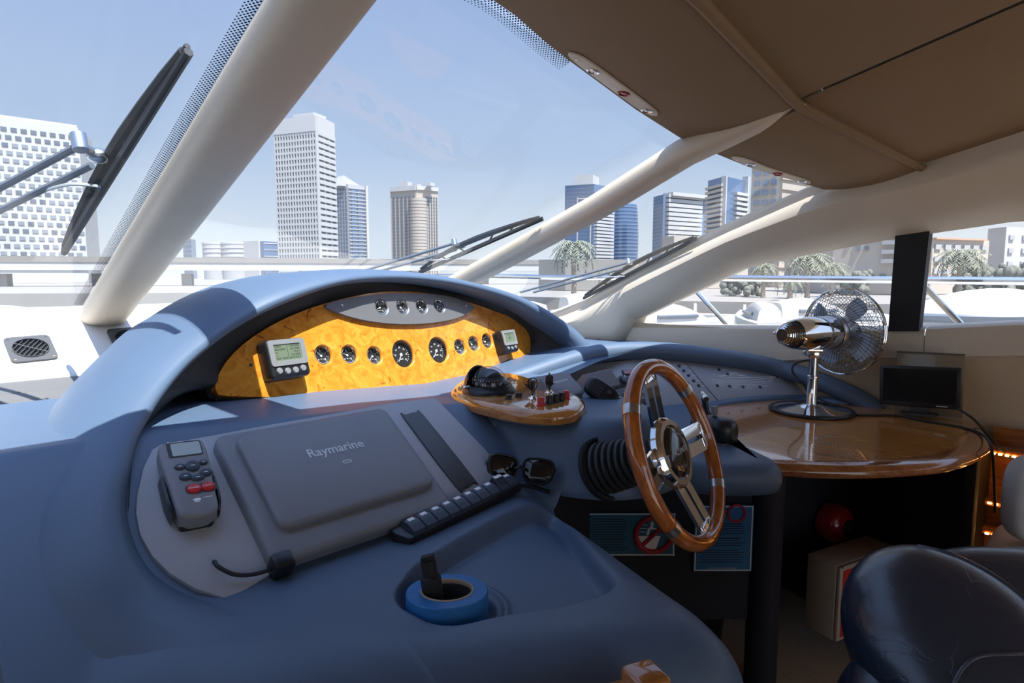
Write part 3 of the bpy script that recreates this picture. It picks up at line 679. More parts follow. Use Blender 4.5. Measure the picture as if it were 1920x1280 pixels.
sc_ = [rl(*q) for q in ((314, 833), (367, 825), (377, 850), (326, 859))]
scx = sum(p[0] for p in sc_) / 4; scy = sum(p[1] for p in sc_) / 4
m = M(); m.prism(shift(rrect(.052, .031, .003), scx, scy), .0215, .0226); s = part('screen_bezel', m, SCRB, rem)
m = M(); m.prism(shift(rrect(.044, .026, .002), scx + .002, scy), .022, .0231); part('screen', m, LCD, s)
BTN = mat('slate_rubber_button', (.035, .05, .07), .45)
for px, py, w, h, nm, rot in ((337, 876, .0165, .0115, 'button', 0), (381, 867, .0145, .010, 'button', 0), (347.5, 894, .019, .0145, 'button', 0), (370.5, 896, .021, .0115, 'button', 0), (386, 886, .019, .0145, 'button', 0), (361, 874, .023, .021, 'rocker_button', 0)):
    p = rl(px, py); m = M(); m.prism([(p[0] + w / 2 * math.cos(2 * PI * i / 18), p[1] + h / 2 * math.sin(2 * PI * i / 18)) for i in range(18)], .0215, .0255, None, bev=.002)
    b = part(nm, m, BTN, rem)
    m = M(); m.box((p[0], p[1], .0256), (w * .3, .0012, .0002)); part('button_mark', m, WHITE, b, smooth=0)
m = M(); pa = rl(364, 916.5); pb = rl(390, 912)
for p in (pa, pb): pass
m.prism(shift(rrect(.047, .0185, .009), (pa[0] + pb[0]) / 2, (pa[1] + pb[1]) / 2), .0212, .0222); part('button_surround', m, CHAR, rem)
for p, tx in ((pa, 'STANDBY'), (pb, 'AUTO')):
    m = M(); m.prism([(p[0] + .0105 * math.cos(2 * PI * i / 22), p[1] + .0085 * math.sin(2 * PI * i / 22)) for i in range(22)], .0215, .0262, None, bev=.0025); b = part('red_button', m, RED, rem, label='red oval button')
    part('button_lettering', text_m(tx, .0034, .0001, mx=T(p[0], p[1], .0263)), WHITE, b, smooth=0)
p = rl(328, 829); part('lettering', text_m('Raymarine', .0055, .0001, mx=T(p[0] - .0, min(p[1], scy + .0215), .0221), bold=.0), WHITE, rem, smooth=0)
p = rl(375, 935); m = M(); m.prism([(p[0] + .006 * math.cos(2 * PI * i / 14) - .004, p[1] + .0025 * math.sin(2 * PI * i / 14)) for i in range(14)], .0215, .0222); m.box((p[0] - .004, p[1] - .004, .0219), (.008, .0012, .0005)); m.box((p[0] + .012, p[1] + .002, .0219), (.014, .0008, .0005)); part('emblem', m, WHITE, rem, smooth=0)
hol = thing('remote_holder', 'black clip holder gripping the lower half of the remote', 'holder', RF @ T(0, 0, -.01))
m = M()
for sgn in (-1, 1):
    rows = []
    for y, zt in ((.018, .016), (.0, .020), (-.03, .022), (-.05, .022), (-.062, .016)):
        x = sgn * (.0345 if y > -.05 else .032 - (-.05 - y) * .25); rows.append([(x, y, -.012), (x + sgn * .004, y, -.010), (x + sgn * .006, y, 0), (x + sgn * .005, y, zt), (x + sgn * .001, y, zt + .002)])
    m.grid(rows)
m.prism(shift(rrect(.056, .08, .012), 0, -.025), -.020, -.0)
m.prism(shift(rrect(.05, .014, .006), 0, -.068), -.02, .006, None, bev=.004)
part('clip_body', m, BLACK, hol)
# rocker switches
RA = onz(768, 1007, .890); RB = onz(970, 913, .893); ru = (RB - RA)
RKF = frame(RA + ru.normalized() * .004, ru, (0, -.22, .97)); ru = ru * .985; L = ru.length
rk = thing('rocker_switch_bank', 'long row of navy rocker switches along the foot of the grey panel', 'switch panel', RKF)
m = M(); m.prism([(-.010, -.008), (L + .006, -.008), (L + .006, .026), (L, .034), (-.018, .034), (-.020, .02)], -.014, .004, None, bev=.003); part('base_frame', m, BLACK, rk)
ROCK = mat('navy_rocker_plastic', (.035, .05, .075), .4, bump=.1)
npz = 10; pw = (L - .004) / npz
for i in range(npz):
    x0 = .002 + i * pw + .0012; x1 = x0 + pw - .0024; up = i in (8,)
    prof = [(-.006, .003), (-.004, .009), (.008, .013), (.018, .016 if not up else .023), (.027, .015 if not up else .024), (.032, .008), (.032, .002)]
    m = M(); m.loft([[(x0, y, z) for y, z in prof], [(x0 + .001, y, z + .001) for y, z in prof], [(x1 - .001, y, z + .001) for y, z in prof], [(x1, y, z) for y, z in prof]], True, True, True); r = part('rocker', m, ROCK, rk, smooth=30)
    m = M(); w = pw * (.46 if not up else .7); m.box(((x0 + x1) / 2, .0225, (.0165 if not up else .0243)), (w, .008, .0016), T(0, 0, 0) ); part('white_tag', m, WHITE, r, smooth=0, label='small white legend tag')
    m = M()
    for q in range(3):
        for w_ in range(4): m.box((x0 + .005 + w_ * .006, -.001 + q * .0036, .0112 + (q - 1) * .0012), (.003, .0012, .0012))
    part('grip_dots', m, BLACK, r, smooth=0)
# sunglasses on the shelf
SGF = frame(onz(972, 903, .902), RT * .95 + HF * -.28, V((-.72, -.62, .45))) @ Matrix.Scale(1.2, 4)
sg = thing('sunglasses', 'black wraparound sunglasses resting at the end of the switch row', 'sunglasses', SGF)
LENS = mat('dark_gloss_lens', (.006, .006, .007), .06, spec=.6)
for sx, ry in ((-1, .42), (1, -.12)):
    fm = T(sx * .033, .022, -.004) @ RY(ry) 
    lo = smooth_path([(-.026, .012), (-.018, .021), (.004, .0225), (.022, .019), (.027, .006), (.023, -.012), (.008, -.021), (-.012, -.020), (-.024, -.008)][::-1], 3, True)
    m = M(); m.loft([[(x * s_, y * s_, z) for x, y in lo] for s_, z in ((1.12, -.003), (1.14, .001), (1.06, .004), (.98, .004))], True, False, False, fm); part('rim', m, BLACK, sg)
    m = M(); m.loft([[(x * s_, y * s_, z) for x, y in lo] for s_, z in ((1.0, .002), (.7, .005), (.35, .0065), (.01, .007))], True, False, True, fm); part('lens', m, LENS, sg)
m = M(); m.tube([(-.008, .022, .004), (0, .027, .007), (.008, .022, .004)], .003, 8); part('bridge', m, BLACK, sg)
for sx in (-1, 1):
    m = M(); m.tube([(sx * .062, .030, -.002), (sx * .060, .024, -.014), (sx * .02, .0, -.020), (-sx * .03, -.004, -.022), (-sx * .058, -.006 + .004 * sx, -.018)], .0042, 8, flat=.9); part('temple', m, BLACK, sg)
# tape roll in the cup recess, with a stepped peg and a plastic offcut in it
tz = .887; tcen = onz(838, 1108, tz)
TF = T(tcen.x, tcen.y, tz - .046) @ RX(math.radians(-3)) @ RY(math.radians(3))
tp = thing('tape_roll', 'roll of bright blue masking tape lying in the cup recess', 'tape', TF)
TAPEB = mat('blue_tape', (.02, .16, .42), .5, var=.12, vscale=90); KRAFT = mat('kraft_card', (.42, .32, .22), .8, var=.15, vscale=60)
m = M(); m.lathe([(.0385, 0), (.059, 0), (.0605, .002), (.0605, .044), (.059, .046), (.0385, .046)], 56, cap=False); part('tape_winding', m, TAPEB, tp)
m = M(); m.lathe([(.0392, .0462), (.0385, .0474), (.0368, .0476), (.0362, .046), (.0362, .041)], 56, cap=False); part('card_core', m, KRAFT, tp)
m = M(); m.lathe([(.0363, .0412), (.0363, .0)], 56, cap=False); part('core_shade', m, CHAR, tp)  # inside of the card core, coloured charcoal for the shade in it
pb = V((tcen.x, tcen.y, .842)) + V((-.010, .012, 0)); ptop = hit(801, 1040, pb, (HF.x, HF.y, 0))
ax = (ptop - pb); ln = ax.length; pf = frame(pb, RT, ax)
m = M(); m.lathe([(.0145, 0), (.0145, .045), (.0155, .048), (.0155, .066), (.0135, .069), (.0115, .070), (.0112, .09), (.0105, .094), (.0102, ln - .012)], 20, pf)
w = .0105; m.add([pf @ V(p) for p in ((-w, -w * .6, ln - .016), (w, -w * .6, ln - .016), (w, w * .6, ln - .016), (-w, w * .6, ln - .016), (-w * .9, -w * .5, ln - .002), (w * .8, -w * .5, ln), (w * .8, w * .5, ln), (-w * .9, w * .5, ln - .002))], [[0, 1, 5, 4], [1, 2, 6, 5], [2, 3, 7, 6], [3, 0, 4, 7], [4, 5, 6, 7]])
single('peg', m, MATTE, 'matt black stepped peg standing up inside the blue tape roll', 'peg')
m = M(); m.box((0, 0, 0), (.052, .034, .010), T(tcen.x + .010, tcen.y - .008, .852) @ RZ(.5) @ RX(.15), .003); single('plastic_offcut', m, CHAR, 'dark grey plastic piece lying inside the blue tape roll', 'plastic piece')
# wooden switch pod with compass
PZ = 1.048
pod_px = [(845, 736), (849, 745), (870, 755), (910, 766), (960, 776), (1010, 781), (1050, 781), (1082, 776), (1098, 764), (1094, 753), (1075, 742), (1045, 730), (1010, 718), (965, 706), (920, 705), (880, 713), (858, 722)]
po = smooth_path([tuple(onz(px, py, PZ - .012))[:2] for px, py in pod_px], 4, True)
pcx = sum(p[0] for p in po) / len(po); pcy = sum(p[1] for p in po) / len(po)
pod = thing('switch_pod', 'glossy burl wood pod on the dash carrying compass, keys and buttons', 'switch pod', (pcx, pcy, 1.016))
m = M(); rounded(m, shift(po, 0, 0), [(.012, 1.012), (.003, 1.018), (0, 1.026), (0, 1.034), (.004, 1.042), (.012, 1.047), (.02, PZ)]); part('pod_body', m, ramp_mat('burl_pod', [(.3, (.34, .12, .02)), (.5, (.52, .21, .045)), (.7, (.62, .29, .075))], scale=(22, 22, 22), detail=6, dist=1.2, rough=.12, coat=1.0), pod, True)
def knob(px, py, mt, r, h, nm, lb=None):
    p = onz(px, py, PZ); m = M(); m.lathe([(r * 1.25, 0), (r * 1.25, .002), (r, .003), (r, h - .003), (r * .8, h), (.0002, h + .0006)], 18, T(p.x, p.y, PZ)); return part(nm, m, mt, pod, True, label=lb)
for px, py in ((953.8, 748), (972.8, 744)): knob(px, py, BLACK, .008, .011, 'push_button')
for px, py, mt, lb in ((1014, 761, RED, 'red push button'), (1029.8, 757, BLACK, None), (1042, 754, BLACK, None), (1052, 751, BLACK, None), (1061, 747.5, RED, 'red push button')): knob(px, py, mt, .0088, .021, 'cap_button', lb)
for px, py, lb, an in ((998.6, 748, 'ignition key with black ring in the wood pod, nearer the compass', .5), (1030, 737, 'ignition key with black ring in the wood pod, nearer the wheel', -.4)):
    p = onz(px, py, PZ); k = thing('ignition_key', lb, 'key', T(p.x, p.y, PZ), 'ignition keys in the pod')
    m = M(); m.lathe([(.012, 0), (.012, .003), (.009, .006), (.009, .010), (.0002, .0102)], 18); part('lock_barrel', m, CHROME, k)
    m = M(); m.box((0, 0, .016), (.006, .0022, .014), RZ(an)); m.prism(shift(rrect(.020, .026, .006), 0, .034), -.0035, .0035, RZ(an) @ RX(PI / 2), bev=.0015); part('key_bow', m, BLACK, k)
    m = M(); m.tube([V((.016 * math.cos(2 * PI * i / 24), .004 * math.sin(2 * PI * i / 12), .034 + .018 * math.sin(2 * PI * i / 24))) for i in range(24)], .0016, 6, True, RZ(an + .9)); part('split_ring', m, BLACK, k)
    m = M(); m.box((0, 0, 0), (.012, .022, .003), RZ(an + .9) @ T(.020, 0, .028) @ RX(.8), .001); part('fob', m, mat('dark_red_fob', (.06, .012, .02), .4), k)
# compass
cb = onz(917, 734, PZ); CF = T(cb.x, cb.y, PZ) @ RZ(math.atan2(-cb.y, -cb.x) + PI / 2)
comp = thing('compass', 'black domed magnetic compass with half hood on the wood pod', 'compass', CF)
m = M(); m.lathe([(.070, 0), (.070, .004), (.066, .010), (.062, .014), (.060, .020), (.057, .017), (.052, .018), (.0492, .018)], 40, cap=False); part('base_flange', m, BLACK, comp)
m = M(); m.lathe([(.046, .006), (.0435, .014), (.0425, .033), (.036, .040), (.0002, .043)], 36); card = part('compass_card', m, MATTE, comp)
m = M()
for i in range(36): m.box((.0430, 0, .0345), (.0008, .0011, .003 if i % 3 else .005), RZ(2 * PI * i / 36))
for i, s in enumerate(('0', '30', '60', '90', '120', '150', '180', '210', '240', '270', '300', '330')):
    t = text_m(s, .0115, .0001, mx=RZ(-PI / 2 + .75 - 2 * PI * i / 12) @ T(.0436, 0, .0255) @ RZ(PI / 2) @ RX(PI / 2)); m.add(t.v, t.f)
part('card_marking', m, WHITE, card, smooth=0)
m = M(); m.lathe([(.049 * math.cos(a), .018 + .049 * math.sin(a)) for a in [PI / 2 * k / 10 for k in range(11)]][:-1] + [(.0002, .067)], 40, cap=False); part('dome', m, glass_mat('compass_dome', (.86, .87, .89), 1.3), comp)
m = M(); m.lathe([(.032 * math.cos(a), .038 + .022 * math.sin(a)) for a in [PI / 2 * k / 6 for k in range(7)]], 24); part('gimbal_cap', m, MATTE, comp)
m = M(); rows = []
for i in range(17):
    a = math.radians(72 + 136 * i / 16); el = 52 * math.sin(PI * (.12 + .76 * i / 16)); row = []
    for rr, ks in ((.066, [0, .25, .5, .75, 1]), (.062, [1, .75, .5, .25, 0])):
        for k in ks: b = math.radians(el * k); row.append((rr * math.cos(b) * math.cos(a), rr * math.cos(b) * math.sin(a), .014 + rr * math.sin(b)))
    rows.append(row)
m.grid(rows); part('half_hood', m, BLACK, comp, smooth=60)
m = M(); m.cyl((-.052, -.030, .018), (-.060, -.036, .018), .004, None, 12); m.sphere((-.062, -.0375, .018), .0045, None, 12, 8); part('hood_pivot', m, CHROME, comp)
# engine displays on the board
def display(name, label, px, py, w, h, big):
    c = bloc(px, py, .03); F_ = BF @ T(c[0], c[1], 0)
    d = thing(name, label, 'display', F_, 'displays on the burl board')
    m = M(); m.prism(rrect(w, h, w * .11), 0, .042, None, bev=.010, seg=3); part('housing', m, BLACK, d)
    fy = h * .14; m = M(); ol = rrect(w * .93, h * .66, w * .07); o2 = rrect(w * .66, h * .40, w * .02)
    n = len(ol); m.loft([[(x, y + fy, .041) for x, y in ol], [(x * .99, y * .99 + fy, .0445) for x, y in ol], [(x * 1.04, y * 1.04 + fy, .0445) for x, y in o2], [(x, y + fy, .042) for x, y in o2]], True); part('silver_frame', m, SILVER, d, label='silver screen frame')
    m = M(); m.prism(shift(rrect(w * .67, h * .41, w * .02), 0, fy), .040, .0424); s = part('lcd_screen', m, mat('green_lcd', (.13, .17, .11), .3, coat=.4), d)
    if big:
        t = M()
        for k, (l, r) in enumerate((('0 RPM', '0.00 BAR'), ('ENG.RPM', 'OIL PRES'), ('0 L', '34.0 V'), ('---', '15.0 DEG'), ('H2O TEMP', 'BAT.VOLT'))):
            y = fy + h * (.15 - .075 * k)
            for s_, x, al in ((l, -w * .31, 'LEFT'), (r, w * .31, 'RIGHT')):
                q = text_m(s_, h * .068, .0001, al, mx=T(x, y, .0426)); t.add(q.v, q.f)
        t.box((0, fy, .0425), (w * .008, h * .36, .0002)); part('readout', t, MATTE, s, smooth=0)
    else:
        t = text_m('45', h * .16, .0001, mx=T(0, fy - h * .02, .0426)); q = text_m('DEPTH', h * .06, .0001, mx=T(0, fy + h * .12, .0426)); t.add(q.v, q.f); part('readout', t, MATTE, s, smooth=0)
    for x in ((-.30, -.10, .10, .30) if big else (-.27, 0, .27)):
        m = M(); m.lathe([(w * .075, .040), (w * .075, .043), (w * .06, .0455), (.0002, .046)], 18, T(x * w, -h * (.33 if abs(x) < .2 else .305), 0)); part('round_button', m, SILVER, d)
    return d
display('engine_display', 'larger silver and black engine display with four buttons on burl board', 537, 672, .108, .098, True)
display('engine_display', 'small silver and black display with three buttons, far end of burl board', 952, 640, .080, .082, False)
# ---------------------------------------------------------------- steering wheel and column boot
WC = atd(1271, 846, 1.27); wb, wg = .375, .182
WN = V((math.sin(wg) * math.cos(wb), -math.cos(wg) * math.cos(wb), math.sin(wb))); WU = ZU.cross(WN).normalized()
WF = frame(WC, WU, WN)
wh = thing('steering_wheel', 'varnished wooden steering wheel with chrome spokes and black hub', 'steering wheel', WF)
R0 = .1795; r0 = .0165
m = M(); m.tube([(R0 * math.cos(2 * PI * i / 96), R0 * math.sin(2 * PI * i / 96), 0) for i in range(96)], r0, 20, True); part('wooden_rim', m, RIMW, wh, smooth=80)
for ad in (38, 142, 218, 322):
    a0 = math.radians(ad); m = M(); m.tube([(R0 * math.cos(a0 + t * .055), R0 * math.sin(a0 + t * .055), 0) for t in (-1, -.5, 0, .5, 1)], r0 * 1.035, 20, cap=False); part('rim_band', m, STEEL, wh, label='polished metal band', smooth=80)
HZ = T(0, 0, -.026); m = M(); m.lathe([(.030, -.04), (.046, -.022), (.073, .004), (.073, .016), (.067, .024), (.056, .024), (.054, .018)], 40, HZ, cap=False); part('hub_ring', m, CHROME, wh)
m = M(); m.lathe([(.0545, .010), (.0545, .020), (.050, .026), (.036, .031), (.0002, .034)], 40, HZ); hub = part('hub_cap', m, mat('gloss_black_cap', (.012, .012, .013), .15, coat=.6), wh)
t = text_m('AZIMUT', .0155, .0002, mx=T(0, 0, .0346), spacing=1.15); tv = []
for v in t.v:
    rr = math.hypot(v.x, v.y); v.z -= .026 + .0034 * min(1, (rr / .034) ** 2) + max(0, rr - .034) * .4; tv.append(v)
part('hub_lettering', t, LGREY, hub, smooth=0)
for k, ad in enumerate((95, 0, 185, 275)):
    sp = None
    for off in (-.0185, .0185):
        m = M(); fm = RZ(math.radians(ad))
        m.loft([[(.054, off - .0135, -.016), (.054, off + .0135, -.016), (.054, off + .0135, -.024), (.054, off - .0135, -.024)], [(R0 - .008, off - .0135, .004), (R0 - .008, off + .0135, .004), (R0 - .008, off + .0135, -.003), (R0 - .008, off - .0135, -.003)]], True, True, True, fm)
        part('spoke_bar', m, CHROME, wh, smooth=20)
    m = M(); m.box((R0 - .022, 0, 0), (.014, .052, .008), RZ(math.radians(ad)), .002); part('spoke_bridge', m, CHROME, wh)
# corrugated boot: runs back from the hub to where the shaft enters the console face
q = WC - WN * .05; tt = .05
while tt < .4:
    q = WC - WN * tt; hz, _ = heights(np.array([[q.x]]), np.array([[q.y]]))
    if (hz[0, 0] > q.z and q.y > .78) or tt > .25: break
    tt += .004
hole = q; e_ = .01
fn = V((-.05, -.88, .47)).normalized(); print('BOOT', tt, [round(v, 3) for v in q])
CFm = frame(WC - WN * .055, WU, -WN)
boot = thing('steering_column', 'black corrugated boot between steering wheel and console face', 'steering column', CFm)
LB = tt - .055
prof = []; nb = 9
for i in range(nb):
    z = .01 + (LB + .015) * i / nb; dz = (LB + .015) / nb; r = .044 + .014 * i / nb
    prof += [(r - .005, z), (r + .003, z + dz * .3), (r + .004, z + dz * .7), (r - .004, z + dz * .98)]
m = M(); m.lathe(prof, 32); part('boot', m, RUBBER, boot)
m = M(); m.lathe([(.030, -.02), (.030, .03)], 24); part('shaft', m, CHROME, boot)
m = M(); m.lathe([(.070, -.010), (.069, .001), (.063, .002), (.055, -.006), (.05, -.03)], 36, frame(hole, WU, fn), cap=False); part('boot_hole_ring', m, MATTE, boot, True)  # black ring put in for the dark hole round the boot
# ---------------------------------------------------------------- side counter and what stands on it
ctr = thing('side_counter', 'glossy varnished wooden counter with rounded end beside the helm', 'counter', (2.0, .6, .86))
CP = smooth_path([(1.56, .75), (1.50, .66), (1.525, .56), (1.637, .43), (1.779, .329), (1.892, .283), (2.051, .257), (2.18, .266), (2.32, .305), (2.41, .36), (2.44, .48), (2.445, .64), (2.40, .85), (2.25, 1.02), (2.05, 1.06), (1.85, 1.0), (1.70, .88)], 5, True)
m = M(); rounded(m, CP, [(.03, .858), (.008, .859), (.001, .866), (0, .874), (.003, .882), (.010, .888), (.020, .8905), (.055, .8905)], True, False); part('solid_edge', m, WOOD, ctr, True, smooth=50)
m = M(); m.add([(p.x, p.y, .8904) for p in inset_poly(CP, .0545)], [list(range(len(CP)))]); part('veneer_top', m, TEAK, ctr, True)
# dark cabinet under the counter
cab = thing('wall_back', None, None, kind='structure')
D0 = 1.715
def fr_pt(px, d=D0): r = (px - 960) / FPX * d; return ((d + r) * S2, (d - r) * S2)
pl_ = [fr_pt(1010), fr_pt(1425), (1.86, .80), (1.98, .81), (2.40, .69), (2.135, .284)]
m = M(); kk = [(.15, .15)] * 3 + [(.08, .28), (0, .28), (0, 0)]
m.grid([[(x, y, .856), (x, y, .36), (x + a, y + b, .355), (x + a, y + b, .13)] for (x, y), (a, b) in zip(pl_, kk)]); part('dark_lining', m, DARKV, cab, smooth=0)
m = M(); m.cyl((1.735, .705, .13), (1.735, .705, .856), .045, None, 20); part('corner_post', m, DARKV, cab)
m = M(); m.box((2.150, .300, .463), (.05, .035, .78), None, .01); part('end_panel', m, MATTE, cab)
# posters
def poster(name, label, px4):
    fx_ = HF * (D0 - .008); p = [hit(x, y, V((0, 0, CAMZ)) + fx_, HF) for x, y in px4]; w = (p[1] - p[0]).length; h = (p[1] - p[2]).length
    F_ = frame((p[0] + p[1] + p[2] + p[3]) / 4, RT, HF * -1); t = thing(name, label, 'poster', F_); m = M(); m.box((0, 0, .001), (w, h, .002)); return t, w, h, m
PBL = mat('poster_blue', (.02, .15, .36), .5); PTE = mat('poster_teal', (.014, .11, .18), .5); PIN = mat('poster_ink', (.012, .02, .05), .6); PRED = mat('poster_red', (.45, .02, .04), .5)
t, w, h, m = poster('poster', 'bright blue notice with text lines behind the lower right of the steering wheel', ((1302, 945), (1412, 948), (1411, 1072), (1300, 1068)))
part('sheet', m, PBL, t, smooth=0)
m = M()
for sx in (-1, 1): m.box((sx * (w / 2 - .004), 0, .0024), (.003, h - .006, .001))
for sy in (-1, 1): m.box((0, sy * (h / 2 - .004), .0024), (w - .006, .003, .001))
part('white_border', m, WHITE, t, smooth=0)
m = M(); rnd = random.Random(3)
for i in range(17):
    y = h * (.22 - .036 * i)
    if i in (5, 10): continue
    a = w * rnd.uniform(.55, .8); m.box((0 if i < 10 else -w * .04, y, .0024), (a, .0035 if i in (0, 6) else .002, .0008))
part('text_lines', m, PIN, t, smooth=0)
part('footer_lettering', text_m('DO NOT THROW LITTER IN THE MARINA', .0042, .0002, mx=T(0, -h * .45, .0026)), WHITE, t, smooth=0)
m = M(); m.tube([(w * .2 + .024 * math.cos(2 * PI * i / 28), h * .38 + .024 * math.sin(2 * PI * i / 28), .003) for i in range(28)], .004, 6, True); part('warning_ring', m, PRED, t)
t, w, h, m = poster('poster', 'teal notice with a red no-littering ring and white boat figure, behind the wheel', ((1090, 962), (1266, 960), (1265, 1040), (1090, 1042)))
part('sheet', m, PTE, t, smooth=0)
m = M(); m.box((w / 2 - .003, 0, .0024), (.003, h, .001))
for sy in (-1, 1): m.box((0, sy * (h / 2 - .003), .0024), (w, .003, .001))
part('white_border', m, WHITE, t, smooth=0)
m = M(); c = (w * .27, 0); R_ = h * .40
m.tube([(c[0] + R_ * math.cos(2 * PI * i / 40), c[1] + R_ * math.sin(2 * PI * i / 40), .004) for i in range(40)], .0075, 8, True); m.tube([(c[0] + R_ * .72 * k, c[1] + R_ * .72 * k, .004) for k in (-1, 0, 1)], .006, 8); part('prohibition_ring', m, PRED, t)
m = M(); m.add([(c[0] - .045, -.004, .003), (c[0] + .02, -.004, .003), (c[0] + .006, -.048, .003), (c[0] - .02, -.048, .003)], [[0, 3, 2, 1]])
m.tube([(c[0] - .018, 0, .003), (c[0] - .014, .016, .003), (c[0] - .004, .028, .003)], .004, 6); m.sphere((c[0] - .006, .033, .003), .006, None, 10, 6); m.tube([(c[0] - .012, .02, .003), (c[0] + .008, .016, .003)], .0025, 6)
for k in range(3): m.box((c[0] - .03, .008 + .01 * k, .003), (.03, .0012, .001))
part('boat_figure', m, WHITE, t)
m = M(); m.box((c[0] + .035, .004, .003), (.012, .008, .001)); m.box((c[0] + .045, -.008, .003), (.008, .008, .001)); part('litter_mark', m, PIN, t, smooth=0)
m = M()
for i in range(13): m.box((-w * .22, h * (.36 - .06 * i), .0024), (w * rnd.uniform(.32, .44), .0022, .0008))
part('text_lines', m, PIN, t, smooth=0)
# alarm bell and fire panel on the dark lining
BD = V((.957, -.290, 0)); BNm = V((-.290, -.957, 0))
bx = V((2.147 + .02, .75, 0)); bz_ = atd(1563, 982, 2.0).z
bc = hit(1563, 980, V((1.98, .81, 0)) + BNm * .03, BNm)
bell = thing('alarm_bell', 'round red alarm bell with black centre on the dark lining', 'alarm bell', frame(bc, BD, BNm))
BELLR = mat('bell_red', (.33, .012, .02), .22, coat=.6)
m = M(); m.lathe([(.068, -.022), (.070, .0), (.068, .024), (.059, .040), (.040, .052), (.020, .056), (.0002, .057)], 40); part('gong', m, BELLR, bell)
m = M(); m.lathe([(.030, .050), (.030, .058), (.026, .061), (.0002, .062)], 28); part('centre_disc', m, BLACK, bell)
m = M(); m.lathe([(.006, .061), (.005, .065), (.0002, .066)], 14); part('dome_nut', m, STEEL, bell)
m = M(); m.lathe([(.050, -.024), (.050, -.018)], 28); part('mounting_ring', m, MATTE, bell)
fpn = atd(1572, 1062, 1.84)
fx = frame((fpn.x, fpn.y, fpn.z), BD, BNm); bw, bh, bd_ = .29, .235, .10
fa = thing('fire_alarm_panel', 'beige metal box with red front and green light below the alarm bell', 'alarm panel', fx)
BOXB = mat('beige_box_enamel', (.42, .35, .27), .5, bump=.1)
m = M(); m.box((bw / 2, -bh / 2, -bd_ / 2 - .004), (bw, bh, bd_ - .004), None, .004); part('enclosure', m, BOXB, fa)
m = M(); m.box((bw / 2, -bh / 2, 0), (bw - .004, bh - .004, .012), None, .003); dr = part('front_door', m, BOXB, fa)
m = M(); m.box((bw / 2 + .004, -bh / 2, .0068), (bw - .024, bh - .028, .002)); part('red_fascia', m, RED, dr, smooth=0)
m = M(); m.cyl((.035, -.07, .007), (.035, -.07, .017), .008, None, 14); m.box((.035, -.07, .018), (.005, .018, .006)); part('key_switch', m, BLACK, fa)
m = M(); m.cyl((.045, -.125, .007), (.045, -.125, .014), .011, None, 14); part('reset_knob', m, BLACK, fa)
m = M(); m.box((.075, -.05, .009), (.014, .006, .004)); part('indicator_light', m, mat('green_light', (.02, .25, .04), .4, emit=(.05, .8, .12), estr=1.2), fa, label='lit green indicator', smooth=0)
for k in range(2):
    m = M(); m.box((.018 + .022 * k, -.150, .009), (.012, .014, .004)); part('fascia_tag', m, WHITE, fa, smooth=0)
part('fascia_lettering', text_m('FIRE ALARM', .012, .0002, 'LEFT', mx=T(.10, -.05, .0082)), WHITE, fa, smooth=0)
m = M(); m.cyl((.01, -.004, .002), (.01, -.004, .008), .003, None, 10); part('screw', m, STEEL, fa)
# warm-lit wooden locker at the aft end of the counter, and its light strips
lk = thing('wooden_locker', 'mahogany step locker glowing amber at the aft end of the counter', 'locker', (2.35, .0, .15))
m = M(); m.box((2.43, -.2, .52), (.02, .98, .72)); part('back_panel', m, WOOD, lk, True, smooth=0)
for z in (.82, .655, .565, .40): 
    m = M(); m.box((2.385, -.2, z), (.09, .98, .016), None, .003); part('shelf', m, WOOD, lk, True)
LED = mat('amber_light_strip', (1, .7, .35), .5, emit=(1, .48, .12), estr=11)
for z in (.80, .645, .548):
    m = M()
    for k in range(60): m.box((2.338, -.68 + .0162 * k, z + .012), (.004, .009, .0045))
    part('light_strip', m, LED, lk, True, smooth=0, label='lit row of amber light beads', kind='stuff')
# pale chair and cushion beyond
PALE = mat('pale_grey_upholstery', (.52, .49, .46), .85, bump=.4, bscale=500); SAND = mat('sand_cushion', (.58, .50, .40), .9, bump=.3)
def superell(m, c, ax, e1=.6, e2=.6, nu=48, nv=28, mx=None):
    f = lambda t, e: math.copysign(abs(t) ** e, t); rings = []
    for i in range(nv + 1):
        a = -PI / 2 + PI * i / nv; a = max(-PI / 2 + .01, min(PI / 2 - .01, a))
        rings.append([V((ax[0] * f(math.cos(a), e1) * f(math.cos(2 * PI * j / nu), e2), ax[1] * f(math.cos(a), e1) * f(math.sin(2 * PI * j / nu), e2), ax[2] * f(math.sin(a), e1))) + V(c) for j in range(nu)])
    return m.loft(rings, True, True, True, mx)
pc = thing('pale_armchair', 'pale grey upholstered chair back at the right edge of the cabin', 'armchair', V((2.0, -.02, .15)))
fcam = frame(atd(1992, 935, 1.55), RT, HF * -1)
m = M(); superell(m, (0, 0, 0), (.135, .113, .045), .5, .5, mx=fcam); part('backrest', m, PALE, pc, True, smooth=80)
c2 = atd(2010, 1075, 1.53)
m = M(); superell(m, (c2.x, c2.y, c2.z), (.20, .17, .055), .4, .4); part('seat', m, SAND, pc, True, smooth=80, label='sand coloured seat cushion')
m = M(); m.cyl((c2.x, c2.y, .15), (c2.x, c2.y, c2.z), .05, None, 16); part('pedestal', m, STEEL, pc, True)
